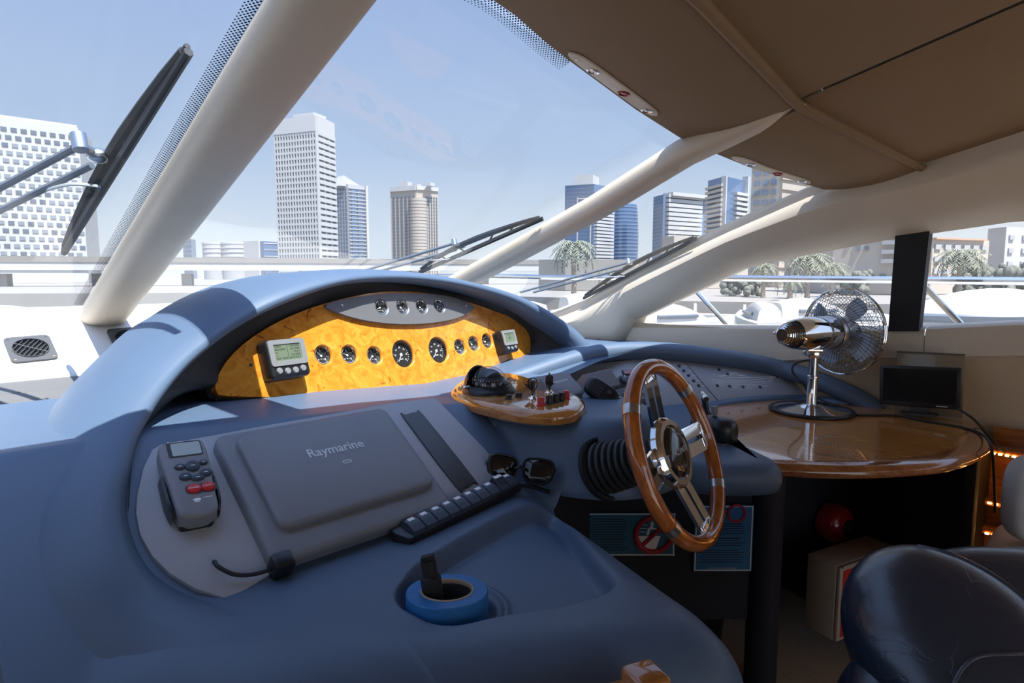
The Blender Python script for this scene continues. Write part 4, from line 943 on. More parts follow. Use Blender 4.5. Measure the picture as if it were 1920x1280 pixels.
# ---------------------------------------------------------------- fan
fb = onz(1521, 771, .891)
FB = Matrix.Translation(fb)
fan = thing('desk_fan', 'chrome retro desk fan with wire cage standing on the wooden counter', 'fan', FB)
m = M(); m.lathe([(.128, 0), (.134, .003), (.134, .008), (.128, .012), (.118, .010)], 56, cap=False); part('base_rim', m, BLACK, fan, label='black rubber base rim')
m = M(); m.lathe([(.126, .009), (.10, .0125), (.06, .017), (.035, .023), (.030, .026), (.0002, .0262)], 56); part('base_plate', m, CHROME, fan)
topz = 1.075 - .891
m = M(); m.lathe([(.020, .022), (.017, .028), (.0165, .115), (.018, .117), (.018, .122), (.0145, .124), (.0145, topz)], 24); part('pole', m, CHROME, fan)
hb = math.radians(68 - 45 + 45 + 22)     # heading of the blast
gx = atd(1579, 621, 2.19); tipp = atd(1466, 628, 2.03)
axv = (gx - tipp).normalized(); L_ = (gx - tipp).length
GM = Matrix.Translation(fb).inverted() @ frame(tipp, ZU.cross(axv), axv)       # local z = air flow, from the tail of the motor pod
m = M(); m.box((0, 0, topz + .018), (.028, .034, .045), RZ(.6), .006); m.cyl((0, -.022, topz + .025), (0, .022, topz + .025), .016, None, 18, RZ(.6)); part('tilt_bracket', m, CHROME, fan)
m = M(); m.cyl((.026, .03, topz + .01), (.05, .045, topz + .01), .011, None, 14); part('tilt_knob', m, STEEL, fan)
Rg = .150; ZG = L_; dpt = .058
m = M(); hl = L_ - .045
prof = [(.020, .0), (.033, .012), (.043, .04), (.051, .08), (.056, .12), (.058, hl - .015), (.056, hl), (.045, hl + .006), (.0002, hl + .006)]
m.lathe(prof, 40, GM, cap=False); part('motor_pod', m, CHROME, fan, smooth=50)
m = M(); m.lathe([(.0203, -.0005), (.0002, -.001)], 30, GM)
for k in range(9):
    z = .004 + .0062 * k; r = float(np.interp(z, [0, .012, .04, .08], [.021, .034, .044, .052])); m.tube([GM @ V((r * math.cos(a), r * math.sin(a), z)) for a in [PI * .55 + PI * .9 * i / 16 for i in range(17)]], .0014, 6)
part('rear_vent', m, BLACK, fan)
m = M(); m.lathe([(.0595, hl - .03), (.061, hl - .026), (.061, hl - .004), (.0595, hl)], 40, GM, cap=False); part('pod_band', m, STEEL, fan)
m = M(); m.cyl(GM @ V((.052, 0, .06)), GM @ V((.066, 0, .06)), .005, None, 10); m.sphere(GM @ V((.07, 0, .06)), .0075, None, 12, 8); part('oscillation_knob', m, CHROME, fan)
def wire(r0_, z0, r1, z1, bow, a0, a1, n=7):
    pts = []
    for i in range(n):
        t = i / (n - 1); r = r0_ + (r1 - r0_) * t; z = z0 + (z1 - z0) * t + bow * math.sin(PI * t) * .5; a = a0 + (a1 - a0) * t
        pts.append(GM @ V((r * math.cos(a), r * math.sin(a), z)))
    return pts
WIRE = mat('dark_chrome_wire', (.30, .30, .31), .15, metal=1)
for nm, z0, sgn in (('rear_cage', ZG - .05, 1), ('front_cage', ZG + .055, -1)):
    m = M()
    for k in range(60):
        a = 2 * PI * k / 60; m.tube(wire(.030, z0, Rg, ZG, -.022 * sgn, a, a + .45 * sgn, 6), .0009, 4, cap=False)
    for r in (.05, .072, .095, .118, .138):
        t = (r - .03) / (Rg - .03); z = z0 + (ZG - z0) * t - .022 * sgn * math.sin(PI * t) * .5
        m.tube([GM @ V((r * math.cos(2 * PI * i / 40), r * math.sin(2 * PI * i / 40), z)) for i in range(40)], .0009, 4, True)
    part(nm, m, WIRE, fan, kind='stuff')
m = M()
for dz in (-.005, .005): m.tube([GM @ V((Rg * math.cos(2 * PI * i / 64), Rg * math.sin(2 * PI * i / 64), ZG + dz)) for i in range(64)], .0032, 8, True)
part('cage_rim', m, CHROME, fan)
m = M(); m.lathe([(.034, ZG + .055), (.030, ZG + .062), (.0002, ZG + .064)], 28, GM); part('front_badge', m, CHROME, fan)
m = M(); m.lathe([(.026, ZG - .025), (.030, ZG - .01), (.026, ZG + .015), (.0002, ZG + .02)], 24, GM); hubp = part('blade_hub', m, STEEL, fan)
BLADE = mat('satin_blade', (.34, .36, .39), .3, metal=.8)
for k in range(4):
    m = M(); rows = []
    for i in range(9):
        t = i / 8; r = .024 + (.128 - .024) * t; hw = .20 + .26 * math.sin(PI * min(1, .18 + .72 * t)); row = []
        for j in range(7):
            s_ = -1 + 2 * j / 6; a = 2 * PI * k / 4 + .35 + s_ * hw + .25 * t; row.append(GM @ V((r * math.cos(a), r * math.sin(a), ZG - .003 - s_ * .016)))
        rows.append(row)
    m.grid(rows); part('blade', m, BLADE, fan, smooth=60)
# fan lead
m = M(); cp = smooth_path([tuple(fb + V((-.005, .012, .175))), tuple(fb + V((-.03, .05, .16))), tuple(fb + V((-.03, .055, .13))), tuple(fb + V((.0, .03, .09))), tuple(fb + V((.06, .03, .05))), tuple(fb + V((.125, .01, .02))), tuple(onz(1590, 772, .894)), tuple(onz(1612, 778, .894)), tuple(onz(1680, 779, .894)), tuple(onz(1740, 790, .894)), tuple(onz(1800, 800, .894)), tuple(onz(1838, 812, .894)), tuple(atd(1856, 832, 1.66)), tuple(atd(1863, 870, 1.66)), tuple(atd(1866, 960, 1.7))], 6)
m.tube(cp, .0035, 8); single('fan_lead', m, RUBBER, 'black mains lead running from the desk fan across the wooden counter', 'cable')
m = M(); m.tube(smooth_path([tuple(atd(1795, 765, 1.95)), tuple(atd(1825, 785, 1.93)), tuple(atd(1852, 815, 1.9)), tuple(atd(1880, 845, 1.88)), tuple(atd(1906, 870, 1.88)), tuple(atd(1925, 895, 1.9))], 6), .0035, 8); single('monitor_lead', m, RUBBER, 'black lead drooping from the small monitor behind the counter end', 'cable')
# small monitor, and the smoked panel leaning behind it
mf = V((2.335, 0, 0)); a_ = onx(1652, 684, 2.335); b_ = onx(1803, 690, 2.335); c_ = onx(1798, 768, 2.335); d_ = onx(1650, 758, 2.335)
mc = (a_ + b_ + c_ + d_) / 4; mw = (a_ - b_).length; mh = (a_ - d_).length
MF = frame(mc, b_ - a_, V((-1, -.1, .06)))
mo = thing('small_monitor', 'small flat black monitor standing at the wall end of the counter', 'monitor', MF)
m = M(); m.box((0, 0, -.008), (mw, mh * .98, .022), None, .004); part('casing', m, BLACK, mo)
m = M(); m.box((0, .004, .0035), (mw * .90, mh * .80, .002)); part('screen', m, mat('black_glass_screen', (.004, .004, .005), .12, spec=.25), mo, smooth=0)
m = M(); m.box((mw * .28, -mh * .44, .0035), (.03, .003, .001)); part('maker_mark', m, LGREY, mo, smooth=0)
m = M(); m.box((0, -mh * .5 - .012, -.012), (.05, .03, .008)); m.prism([(-.05, -.025), (.05, -.025), (.05, .025), (-.05, .025)], 0, .006, T(0, -mh * .5 - .024, -.01) @ RX(-PI / 2)); part('foot', m, BLACK, mo)
p0 = onx(1684, 656, 2.40); p1 = onx(1812, 662, 2.40); p2 = onx(1797, 765, 2.40)
pw = (p0 - p1).length; pz0 = .892
PFm = frame(((p0.x + p1.x) / 2 , (p0.y + p1.y) / 2, (p0.z + pz0) / 2), (p1 - p0), V((-1, 0, .03)))
pn = thing('smoked_panel', 'tan smoked acrylic panel leaning on the wall behind the small monitor', 'panel', PFm)
SMOKE = mat('tan_acrylic', (.24, .19, .12), .25, coat=.3)
m = M(); m.box((0, 0, 0), (pw, p0.z - pz0, .006), None, .001); part('sheet', m, SMOKE, pn)
m = M(); m.box((0, (p0.z - pz0) / 2 - .003, .004), (pw, .006, .004)); part('top_edge', m, mat('panel_edge', (.09, .07, .045), .4), pn, smooth=0)
# ---------------------------------------------------------------- radio gear and switches on the sensor panel
def sfr(px, py, h=0, rz=0):
    p = sloc(px, py, h); return SF @ T(p[0], p[1], h) @ RZ(rz)
# autopilot head behind the keys
pf = frame(atd(1052, 724, 1.66), (1, -.1, 0), V((-.1, -.55, .83)))
ap = thing('pilot_display', 'flat dark grey instrument with white lettering just behind the pod keys', 'instrument', pf)
m = M(); m.prism(rrect(.105, .088, .012), -.055, .008, None, bev=.004); part('casing', m, DGREY, ap)
part('lettering', text_m('Raymarine', .0125, .0002, mx=T(.004, .012, .0083) @ RZ(.05)), WHITE, ap, smooth=0)
m = M(); m.prism([(-.03 + .012 * math.cos(2 * PI * i / 16), .018 + .004 * math.sin(2 * PI * i / 16)) for i in range(16)], .0075, .0084); part('emblem', m, LGREY, ap)
# radio and handset
vf = frame(atd(1125, 720, 1.80), (1, -.15, 0), V((-.25, -.70, .66)))
vr = thing('radio_speaker', 'wedge shaped grey speaker box behind the handset near the wheel', 'speaker box', vf)
m = M(); m.loft([[(-.055, -.035, -.03), (.055, -.035, -.03), (.055, .035, -.03), (-.055, .035, -.03)], [(-.055, -.035, .012), (.055, -.035, .012), (.05, .035, .012), (-.05, .035, .012)], [(-.042, -.028, .028), (.042, -.028, .028), (.04, .026, .028), (-.04, .026, .028)]], True, True, True); part('casing', m, DGREY, vr)
hf = frame(atd(1127, 735, 1.66), V((.35, -.75, -.5)), V((-.6, -.6, .55)))
hs = thing('radio_handset', 'black ribbed radio handset clipped beside the wood pod', 'handset', hf)
m = M(); superell(m, (0, 0, 0), (.048, .026, .016), .45, .6); part('body', m, BLACK, hs, smooth=80)
for k in range(6):
    m = M(); m.box((-.030 + .006 * k, 0, .0155), (.0025, .034, .002)); part('rib', m, CHAR, hs, smooth=0)
m = M(); m.lathe([(.007, .014), (.006, .0185), (.0002, .019)], 14, T(.020, .006, 0)); part('side_button', m, CHAR, hs)
m = M(); m.box((.046, 0, -.008), (.03, .03, .03), None, .006); part('clip', m, MATTE, hs)
m = M(); m.tube(smooth_path([tuple(atd(1148, 762, 1.64)), tuple(atd(1160, 785, 1.66)), tuple(atd(1185, 790, 1.72)), tuple(atd(1195, 765, 1.76))], 6), .005, 8); single('handset_lead', m, RUBBER, 'black lead from the radio handset to the black radio', 'cable')
rf = frame(atd(1170, 752, 1.76), (1, -.1, 0), V((-.15, -.6, .78)))
rd = thing('marine_radio', 'black radio set with white lettering tucked behind the steering wheel rim', 'radio', rf)
m = M(); m.prism(rrect(.15, .075, .01), -.05, .014, None, bev=.004); part('casing', m, BLACK, rd)
part('lettering', text_m('Raymarine', .011, .0002, mx=T(-.035, .022, .0143)), WHITE, rd, smooth=0)
m = M(); m.box((.03, 0, .0145), (.06, .038, .002)); part('display_window', m, mat('radio_lcd', (.22, .24, .22), .15, coat=.5), rd, smooth=0)
m = M(); m.lathe([(.011, .013), (.010, .024), (.0002, .025)], 18, T(-.048, -.014, 0)); part('tuning_knob', m, CHAR, rd)
# speaker knob, red tag and the four rocker toggles on the panel
kb = thing('dimmer_knob', 'round dark grey knob on the panel next to the speaker box', 'knob', sfr(1168, 716, .0))
m = M(); m.lathe([(.024, 0), (.024, .006), (.017, .008), (.015, .022), (.0002, .023)], 24); part('knob_body', m, CHAR, kb)
m = M(); m.box((0, .008, .0232), (.002, .012, .001)); part('pointer_mark', m, WHITE, kb, smooth=0)
rt = thing('alarm_indicator', 'small dark red rectangular warning light on the grey sensor panel', 'warning light', sfr(1176, 699))
m = M(); m.box((0, 0, .002), (.04, .022, .006), None, .002); part('frame', m, BLACK, rt)
m = M(); m.box((0, 0, .0055), (.033, .016, .003)); part('red_lens', m, mat('dark_red_lens', (.28, .01, .02), .2, coat=.5), rt, smooth=0)
for i in range(5):
    px, py = 1243 + i * 11, 697 + i * 9.5
    tg = thing('toggle_switch', '%s black rocker toggle in the diagonal row seen through the wheel' % ('first', 'second', 'third', 'fourth', 'fifth')[i] + ', counted from the top', 'switch', sfr(px, py), 'rocker toggles in the diagonal row')
    m = M(); m.box((0, 0, .003), (.040, .026, .006), None, .002); part('frame', m, BLACK, tg)
    m = M(); m.loft([[(-.016, y, z) for y, z in ((-.010, .005), (-.008, .012), (.0, .010), (.009, .008), (.010, .005))], [(.016, y, z) for y, z in ((-.010, .005), (-.008, .012), (.0, .010), (.009, .008), (.010, .005))]], True, True, True); part('paddle', m, CHAR, tg)
# printed status lamps and the boat outline
for i, (px, py) in enumerate(((1273, 686), (1282, 695), (1291, 704), (1300.5, 714), (1310, 723), (1348, 693), (1364, 701.5), (1457, 706), (1345, 723), (1368, 724), (1393, 725), (1425, 725.5))):
    p = sloc(px, py); m = M(); m.lathe([(.0065, 0), (.006, .0025), (.0002, .003)], 12, SF @ T(p[0], p[1], 0)); part('status_lamp', m, BLACK, console, True)
m = M()
def sline(pts, r=.0011):
    m.tube([tuple(SF @ V(sloc(*q) + (.0004,))) for q in pts], r, 4)
sline([(1335, 711), (1345, 713), (1400, 714), (1440, 709), (1456, 706), (1440, 716), (1420, 722), (1350, 720), (1338, 716), (1335, 711)])
sline([(1345, 707), (1400, 708), (1450, 706)]); sline([(1352, 707), (1358, 702), (1378, 700), (1395, 704), (1405, 707)]); sline([(1337, 701), (1350, 704), (1372, 704)]); sline([(1345, 716), (1400, 717.5), (1435, 715)]); sline([(1366, 702), (1400, 705)])
for px, py, w in ((1284, 685.5, 10), (1293, 694.5, 10), (1302, 703.5, 10), (1311, 713.5, 10), (1320, 722.5, 9), (1357, 692, 14), (1374, 698, 18), (1355, 723, 9), (1379, 725, 12), (1405, 726, 14), (1436, 724, 12), (1464, 708, 12), (1380, 728, 8), (1405, 729, 10)):
    sline([(px - w / 2, py), (px + w / 2, py + .6)], .0009)
part('panel_print', m, WHITE, console, True, label='printed boat outline and captions', smooth=0)
m = M(); m.tube([tuple(SF @ V(sloc(*q) + (.0006,))) for q in ((1283, 677), (1312, 712), (1347, 752))], .0016, 4); part('panel_joint', m, CHAR, console, True, smooth=0)
# throttle, joystick and chart light on the block
th = thing('throttle_control', 'chrome headed engine lever on a black base beside the steering wheel', 'throttle', frame(onz(1322, 800, .905), (.8, .6, 0), ZU))
m = M(); m.prism(rrect(.11, .075, .02), 0, .014, None, bev=.005); part('base', m, BLACK, th)
for sx in (-.016, .016):
    m = M(); m.tube([(sx, -.01, .01), (sx * 1.1, -.002, .05), (sx * 1.1, .006, .085)], [.008, .0065, .006], 10); lv = part('lever', m, BLACK, th)
    m = M(); m.tube([(sx * 1.1 - .022, .006, .09), (sx * 1.1, .008, .094), (sx * 1.1 + .022, .006, .092)], .0085, 12); part('lever_head', m, CHROME, lv, label='chrome lever head')
js = thing('joystick_control', 'black domed control with grey stub on the block right of the wheel', 'control', frame(onz(1343, 826, .905), (1, 0, 0), ZU))
m = M(); superell(m, (0, 0, .028), (.042, .055, .040), .7, .8); part('dome', m, BLACK, js, smooth=80)
m = M(); m.prism(rrect(.09, .09, .02), -.001, .006, None, bev=.003); part('base_plate', m, CHAR, js)
m = M(); m.lathe([(.006, .06), (.0055, .072), (.0085, .074), (.0085, .094), (.0002, .095)], 16, RX(-.1)); part('stub', m, DGREY, js)
# ---------------------------------------------------------------- helm seat, overhead lamps, vents, chair corner
seat = thing('leather_helm_chair', 'dark navy leather helm seat with creased rounded bolster at the lower right', 'seat', V((1.2, .2, .15)))
LEA = bpy.data.materials.new('creased_navy_leather'); LEA.use_nodes = True; nt = LEA.node_tree; b = nt.nodes['Principled BSDF']
b.inputs['Base Color'].default_value = (.022, .034, .058, 1); b.inputs['Roughness'].default_value = .27; b.inputs['Specular IOR Level'].default_value = .8; b.inputs['Coat Weight'].default_value = .4; b.inputs['Coat Roughness'].default_value = .2
tc = nt.nodes.new('ShaderNodeTexCoord'); mp = nt.nodes.new('ShaderNodeMapping'); mp.inputs['Scale'].default_value = (14, 14, 40); mp.inputs['Rotation'].default_value = (.3, .5, .9); nt.links.new(tc.outputs['Object'], mp.inputs[0])
n1 = nt.nodes.new('ShaderNodeTexNoise'); n1.inputs['Scale'].default_value = 1; n1.inputs['Detail'].default_value = 5; n1.inputs['Distortion'].default_value = .8; nt.links.new(mp.outputs[0], n1.inputs['Vector'])
vo = nt.nodes.new('ShaderNodeTexVoronoi'); vo.feature = 'DISTANCE_TO_EDGE'; vo.inputs['Scale'].default_value = 5; n2 = nt.nodes.new('ShaderNodeTexNoise'); n2.inputs['Scale'].default_value = 12; n2.inputs['Detail'].default_value = 4
vm = nt.nodes.new('ShaderNodeVectorMath'); vm.operation = 'MULTIPLY_ADD'; vm.inputs[1].default_value = (.12, .12, .12); nt.links.new(tc.outputs['Object'], n2.inputs['Vector']); nt.links.new(n2.outputs['Color'], vm.inputs[0]); nt.links.new(tc.outputs['Object'], vm.inputs[2]); nt.links.new(vm.outputs[0], vo.inputs['Vector'])
mr = nt.nodes.new('ShaderNodeMapRange'); mr.inputs[1].default_value = 0; mr.inputs[2].default_value = .006; nt.links.new(vo.outputs['Distance'], mr.inputs[0])
g = nt.nodes.new('ShaderNodeTexNoise'); g.inputs['Scale'].default_value = 500; nt.links.new(tc.outputs['Object'], g.inputs['Vector'])
m1 = nt.nodes.new('ShaderNodeMath'); m1.operation = 'MULTIPLY_ADD'; m1.inputs[1].default_value = .25; nt.links.new(mr.outputs[0], m1.inputs[0]); nt.links.new(n1.outputs['Fac'], m1.inputs[2])
m2 = nt.nodes.new('ShaderNodeMath'); m2.operation = 'MULTIPLY_ADD'; m2.inputs[1].default_value = .12; nt.links.new(g.outputs['Fac'], m2.inputs[0]); nt.links.new(m1.outputs[0], m2.inputs[2])
bp = nt.nodes.new('ShaderNodeBump'); bp.inputs['Strength'].default_value = .4; bp.inputs['Distance'].default_value = .003; nt.links.new(m2.outputs[0], bp.inputs['Height']); nt.links.new(bp.outputs[0], b.inputs['Normal'])
sf = frame(atd(1787, 1224, .95), RT + HF * .1, HF * -.45 - RT * .25 + ZU * .85)
m = M(); superell(m, (0, 0, 0), (.142, .182, .10), .95, 1.0, 64, 40, sf); part('bolster', m, LEA, seat, True, smooth=80)
sf2 = frame(atd(1905, 1215, 1.06), RT, HF * -.8 + ZU * .5)
m = M(); superell(m, (0, 0, 0), (.185, .165, .09), .8, .7, 64, 32, sf2); part('side_bolster', m, LEA, seat, True, smooth=80)
sf3 = frame(atd(1800, 1430, .90), RT, HF * -.5 + ZU * .8)
m = M(); superell(m, (0, 0, 0), (.15, .16, .10), .7, .7, 48, 24, sf3); part('seat_cushion', m, LEA, seat, True, smooth=80)
# piped seam lying on the bolster
def on_super(mx, ax, e1, e2, x, y):
    lo, hi = 0.0, 1.0
    k = (abs(x / ax[0]) ** (2 / e2) + abs(y / ax[1]) ** (2 / e2)) ** (e2 / e1)
    z = ax[2] * max(0, 1 - k) ** (e1 / 2); return mx @ V((x, y, z))
m = M(); m.tube([on_super(sf, (.142, .182, .10), .95, 1.0, x, y) for x, y in smooth_path([(.035, .148), (.075, .10), (.105, .045), (.118, -.01), (.108, -.045), (.075, -.062), (.03, -.06), (-.02, -.055), (-.06, -.075), (-.085, -.11)], 6)], .0028, 8); part('piping', m, LEA, seat, True)
m = M(); m.cyl((1.32, .02, .15), (1.32, .02, .55), .06, .05, 20); m.lathe([(.2, 0), (.19, .02), (.07, .03)], 28, T(1.32, .02, .15)); part('pedestal', m, STEEL, seat, True)
m = M(); m.box((1.3, .05, .58), (.4, .4, .12), None, .05, 3); part('seat_base', m, LEATHER, seat, True)
# corner of a wooden chair in front of the console
wc = thing('wooden_chair', 'corner of a glossy brown wooden chair frame at the bottom edge', 'chair', onz(1200, 1290, .15))
cw = atd(1200, 1262, .74); ORW = ramp_mat('orange_varnish_wood', [(.3, (.28, .085, .015)), (.5, (.42, .15, .03)), (.7, (.52, .21, .05))], scale=(14, 14, 60), detail=4, dist=.3, rough=.12, coat=1.0)
pf_ = frame((cw.x, cw.y, cw.z - .005), RT * .92 + HF * .38, ZU)
m = M(); m.box((0, -.012, -.34), (.044, .046, .712), pf_, .007, 3); part('post', m, ORW, wc, True)
m = M(); m.box((-.17, -.010, -.022), (.30, .03, .05), pf_, .005, 2); part('top_rail', m, ORW, wc, True)
m = M(); m.box((-.33, -.012, -.34), (.044, .046, .712), pf_, .007, 3); part('post', m, ORW, wc, True)
# overhead lamp plates let into the front edge of the headliner
def val(X, t): 
    a = V((X, y_hdr(X) + .01, zc(X))); b = V((X, y_seam(X), z_seam(X))); return a.lerp(b, t) + V((0, 0, -.02 * math.sin(PI * t)))
def lamp_plate(label, x0, x1, t0, t1, lamps, xt=None):
    X = (x0 + x1) / 2; o = val(X, (t0 + t1) / 2); F_ = Matrix.Translation(o); t_ = thing('ceiling_lamp', label, 'lamp', F_, 'lamp strips along the windscreen header')
    m = M(); rows = []; n = 24
    for i in range(n + 1):
        u = i / n; x = x0 + (x1 - x0) * u; e = (1 - abs(2 * u - 1) ** 6) ** .5 if 0 < u < 1 else .02; tc_ = (t0 + t1) / 2; hw = (t1 - t0) / 2 * max(.05, e)
        nrm = V((0, 0, -1)); rows.append([val(x, tc_ - hw) + nrm * .0005, val(x, tc_ - hw * .9) + nrm * .004, val(x, tc_ + hw * .9) + nrm * .004, val(x, tc_ + hw) + nrm * .0005])
    m.grid(rows); part('trim_plate', m, BEIGE, t_, True, smooth=50)
    for (u, red) in lamps:
        x = x0 + (x1 - x0) * u; c = val(x, (t0 + t1) / 2); e1 = (val(x + .01, .1) - val(x - .01, .1)); e2 = (val(x, .14) - val(x, .06)); nn = e1.cross(e2).normalized(); nn = nn if nn.z < 0 else -nn
        fm = frame(c + nn * .004, e1, nn)
        m = M(); m.lathe([(.0155, -.001), (.0155, .002), (.013, .0032), (.010, .001), (.009, -.004)], 24, fm, cap=False); r_ = part('lamp_ring', m, CHROME if not red else mat('red_ring', (.30, .03, .03), .25, metal=.5), t_, True, label='red lamp ring' if red else None)
        m = M(); m.lathe([(.0098, .0), (.005, .0012), (.0002, .0014)], 18, fm); part('lens', m, mat('lamp_lens', (.62, .55, .45) if not red else (.10, .02, .02), .1, coat=1), r_, True)
    for u in (.07, .94):
        x = x0 + (x1 - x0) * u; m = M(); c = val(x, (t0 + t1) / 2); m.lathe([(.0038, -.006), (.0032, -.0072), (.0002, -.0074)], 10, Matrix.Translation(c)); part('screw', m, STEEL, t_, True)
lamp_plate('strip of three recessed spot lamps above the centre windscreen pane', 1.045, 1.45, .03, .17, ((.24, False), (.58, True), (.88, False)))
lamp_plate('smaller strip of recessed lamps above the starboard windscreen pane', 1.86, 2.2, .03, .17, ((.25, False), (.6, True), (.9, False)))
m = M(); m.lathe([(.009, 0), (.008, .003), (.0002, .004)], 16, frame(P2(1.0) + V((-.012, 0, -.034)), (1, 0, 0), V((-.5, -.5, -.5)))); single('press_stud', m, BEIGE, 'small beige press stud at the head of the slim pillar', 'stud')
for px, py, lb in ((1493, 398, 'small round beige stud high on the side pillar'), (1277, 492, 'small round beige stud halfway down the side pillar')):
    p = atd(px, py, 2.33 if px > 1400 else 2.62); m = M(); m.lathe([(.009, -.02), (.009, .0), (.007, .003), (.0002, .004)], 14, frame(p, (0, 1, 0), V((-1, -.4, .1)))); single('cap_stud', m, WHITEP, lb, 'stud')
# air vents in the ledge
def ledge_hit(px, py): return hit(px, py, LP, LN)
CHAR2 = mat('grey_vent_plastic', (.075, .075, .078), .5)
def vent(label, q4, rot, nsl, vert):
    p = [ledge_hit(*q) for q in q4]; c = sum(p, V((0, 0, 0))) / 4; u = (p[1] - p[0]).normalized(); F_ = frame(c, u, LN)
    w = (p[1] - p[0]).length; v = thing('air_vent', label, 'vent', F_, 'defroster vents in the white ledge'); h = w * 1.08; r = w * .405
    m = M(); plate(m, rrect(w, h, w * .13), [circ((0, 0), r, 36)], .008, None, -.002); well(m, (0, 0), [(r + .0, .008), (r, .011), (r * .96, .011), (r * .94, .006), (r * .94, -.004)], 36); part('grille_frame', m, CHAR2, v)
    m = M(); m.lathe([(r * .95, .0012), (.0002, .0012)], 36); part('dark_throat', m, MATTE, v)
    for k in range(nsl):
        x = -r + 2 * r * (k + 1) / (nsl + 1); l = math.sqrt(max(1e-6, r * r - x * x)) * 1.88; m = M(); m.box((x, 0, .0045), (.0022, l, .006), RZ(rot) @ Matrix.Identity(4)); part('slat', m, CHAR, v, smooth=0)
    m = M(); m.box((0, 0, .0085), (r * 1.9, .0032, .003), RZ(rot)); part('cross_bar', m, CHAR2, v, smooth=0)
    for sx in (-1, 1):
        for sy in (-1, 1): m = M(); m.lathe([(.0036, .0078), (.003, .009), (.0002, .0092)], 10, T(sx * w * .41, sy * h * .41, 0)); part('screw', m, mat('rusty_screw', (.34, .2, .12), .6) if sy < 0 else CHAR, v)
vent('round louvred air vent in a square frame, port side of the pillar foot', ((4, 634), (90, 627), (105, 675), (30, 690)), -.65, 7, 0)
vent('round louvred air vent half hidden behind the blue hood', ((198, 618), (265, 613), (290, 652), (215, 665)), 1.45, 7, 0)
# ---------------------------------------------------------------- wipers outside the glass
def wiper(label, P, n, arm_a, arm_b, joint, tip0, tip1, r=.010, arm_r=.008, group='windscreen wipers'):
    h = lambda q, o=.03: hit(q[0], q[1], V(P) + V(n) * o, n)
    base = h(arm_a[0], .05); w = thing('windscreen_wiper', label, 'wiper', Matrix.Translation(base), group)
    j = h(joint, .05)
    for q0, q1 in (arm_a, arm_b): m = M(); m.tube([h(q0, .05), h(q1, .05)], arm_r, 8); part('arm_rod', m, mat('grey_arm_rod', (.16, .18, .21), .4, metal=.3), w, True)
    m = M(); m.sphere(tuple(j), r * 2.2, None, 14, 8, (1, 1, .7)); a1 = h(arm_a[1], .05); m.tube([a1, j], r * .9, 8); m.tube([a1 - V(n) * r, a1 + V(n) * r * 2.2], r * 1.4, 12); part('pivot_joint', m, STEEL, w, True)
    t0 = h(tip0, .012); t1 = h(tip1, .012); ax = (t1 - t0)
    m = M(); m.tube([t0, t0.lerp(t1, .5), t1], r * .75, 6); m.tube([t0 + V(n) * r, t1 + V(n) * r], r * .5, 6); part('rubber_blade', m, RUBBER, w, True)
    m = M(); tm = (j - t0).dot(ax) / ax.length_squared; N_ = V(n) * 1
    lift = lambda t: t0.lerp(t1, t) + N_ * (.012 + .026 * math.sin(PI * min(max((t / tm * .5) if t < tm else .5 + .5 * (t - tm) / (1 - tm), 0), 1)))
    m.tube([lift(t) for t in (.02, .12, .25, .38, .5, .62, .75, .88, .98)], [r * k for k in (.7, 1, 1.2, 1.4, 1.5, 1.4, 1.2, 1, .7)], 8); part('blade_bow', m, MATTE, w, True)
    m = M()
    for t in (.05, .2, .35, .65, .8, .95): m.tube([lift(t), t0.lerp(t1, t + (.06 if t < .5 else -.06))], r * .45, 6); 
    part('claw', m, BLACK, w, True, kind='stuff')
    m = M(); m.tube(smooth_path([tuple(h(arm_b[0], .06).lerp(h(arm_b[1], .06), .55)), tuple(h(arm_b[0], .05).lerp(j, .8) - V((0, 0, .03))), tuple(t0.lerp(t1, tm - .08))], 5), r * .35, 6); part('washer_hose', m, LGREY, w, True)
n1 = (V((.50, 2.58, 1.24)) - V((-1.45, 2.40, 1.235))).cross(V((.50, .80, 1.89)) - V((.50, 2.58, 1.24))).normalized(); n1 = n1 if n1.z > 0 else -n1
wiper('large black wiper on the port windscreen pane with twin grey rods', (.5, 2.58, 1.24), n1, ((-60, 384), (150, 272)), ((-60, 424), (172, 310)), (183, 292), (120, 474), (354, 97), .0115, .0085)
n2 = (V((1.685, 2.40, 1.19)) - V((.54, 2.58, 1.24))).cross(V((.54, .865, 1.876)) - V((.54, 2.58, 1.24))).normalized(); n2 = n2 if n2.z > 0 else -n2
wiper('wiper parked low on the centre windscreen pane beside the slim pillar', (.54, 2.58, 1.24), n2, ((660, 514), (852, 456)), ((690, 514), (856, 468)), (866, 461), (786, 512), (1018, 411), .0075, .0055)
n3 = (V((2.42, 2.14, 1.13)) - V((1.715, 2.40, 1.19))).cross(V((1.715, .975, 1.745)) - V((1.715, 2.40, 1.19))).normalized(); n3 = n3 if n3.z > 0 else -n3
wiper('wiper parked on the starboard windscreen pane by the side pillar', (1.715, 2.40, 1.19), n3, ((975, 548), (1178, 492)), ((1000, 548), (1182, 500)), (1190, 495), (1094, 560), (1307, 447), .0075, .005)
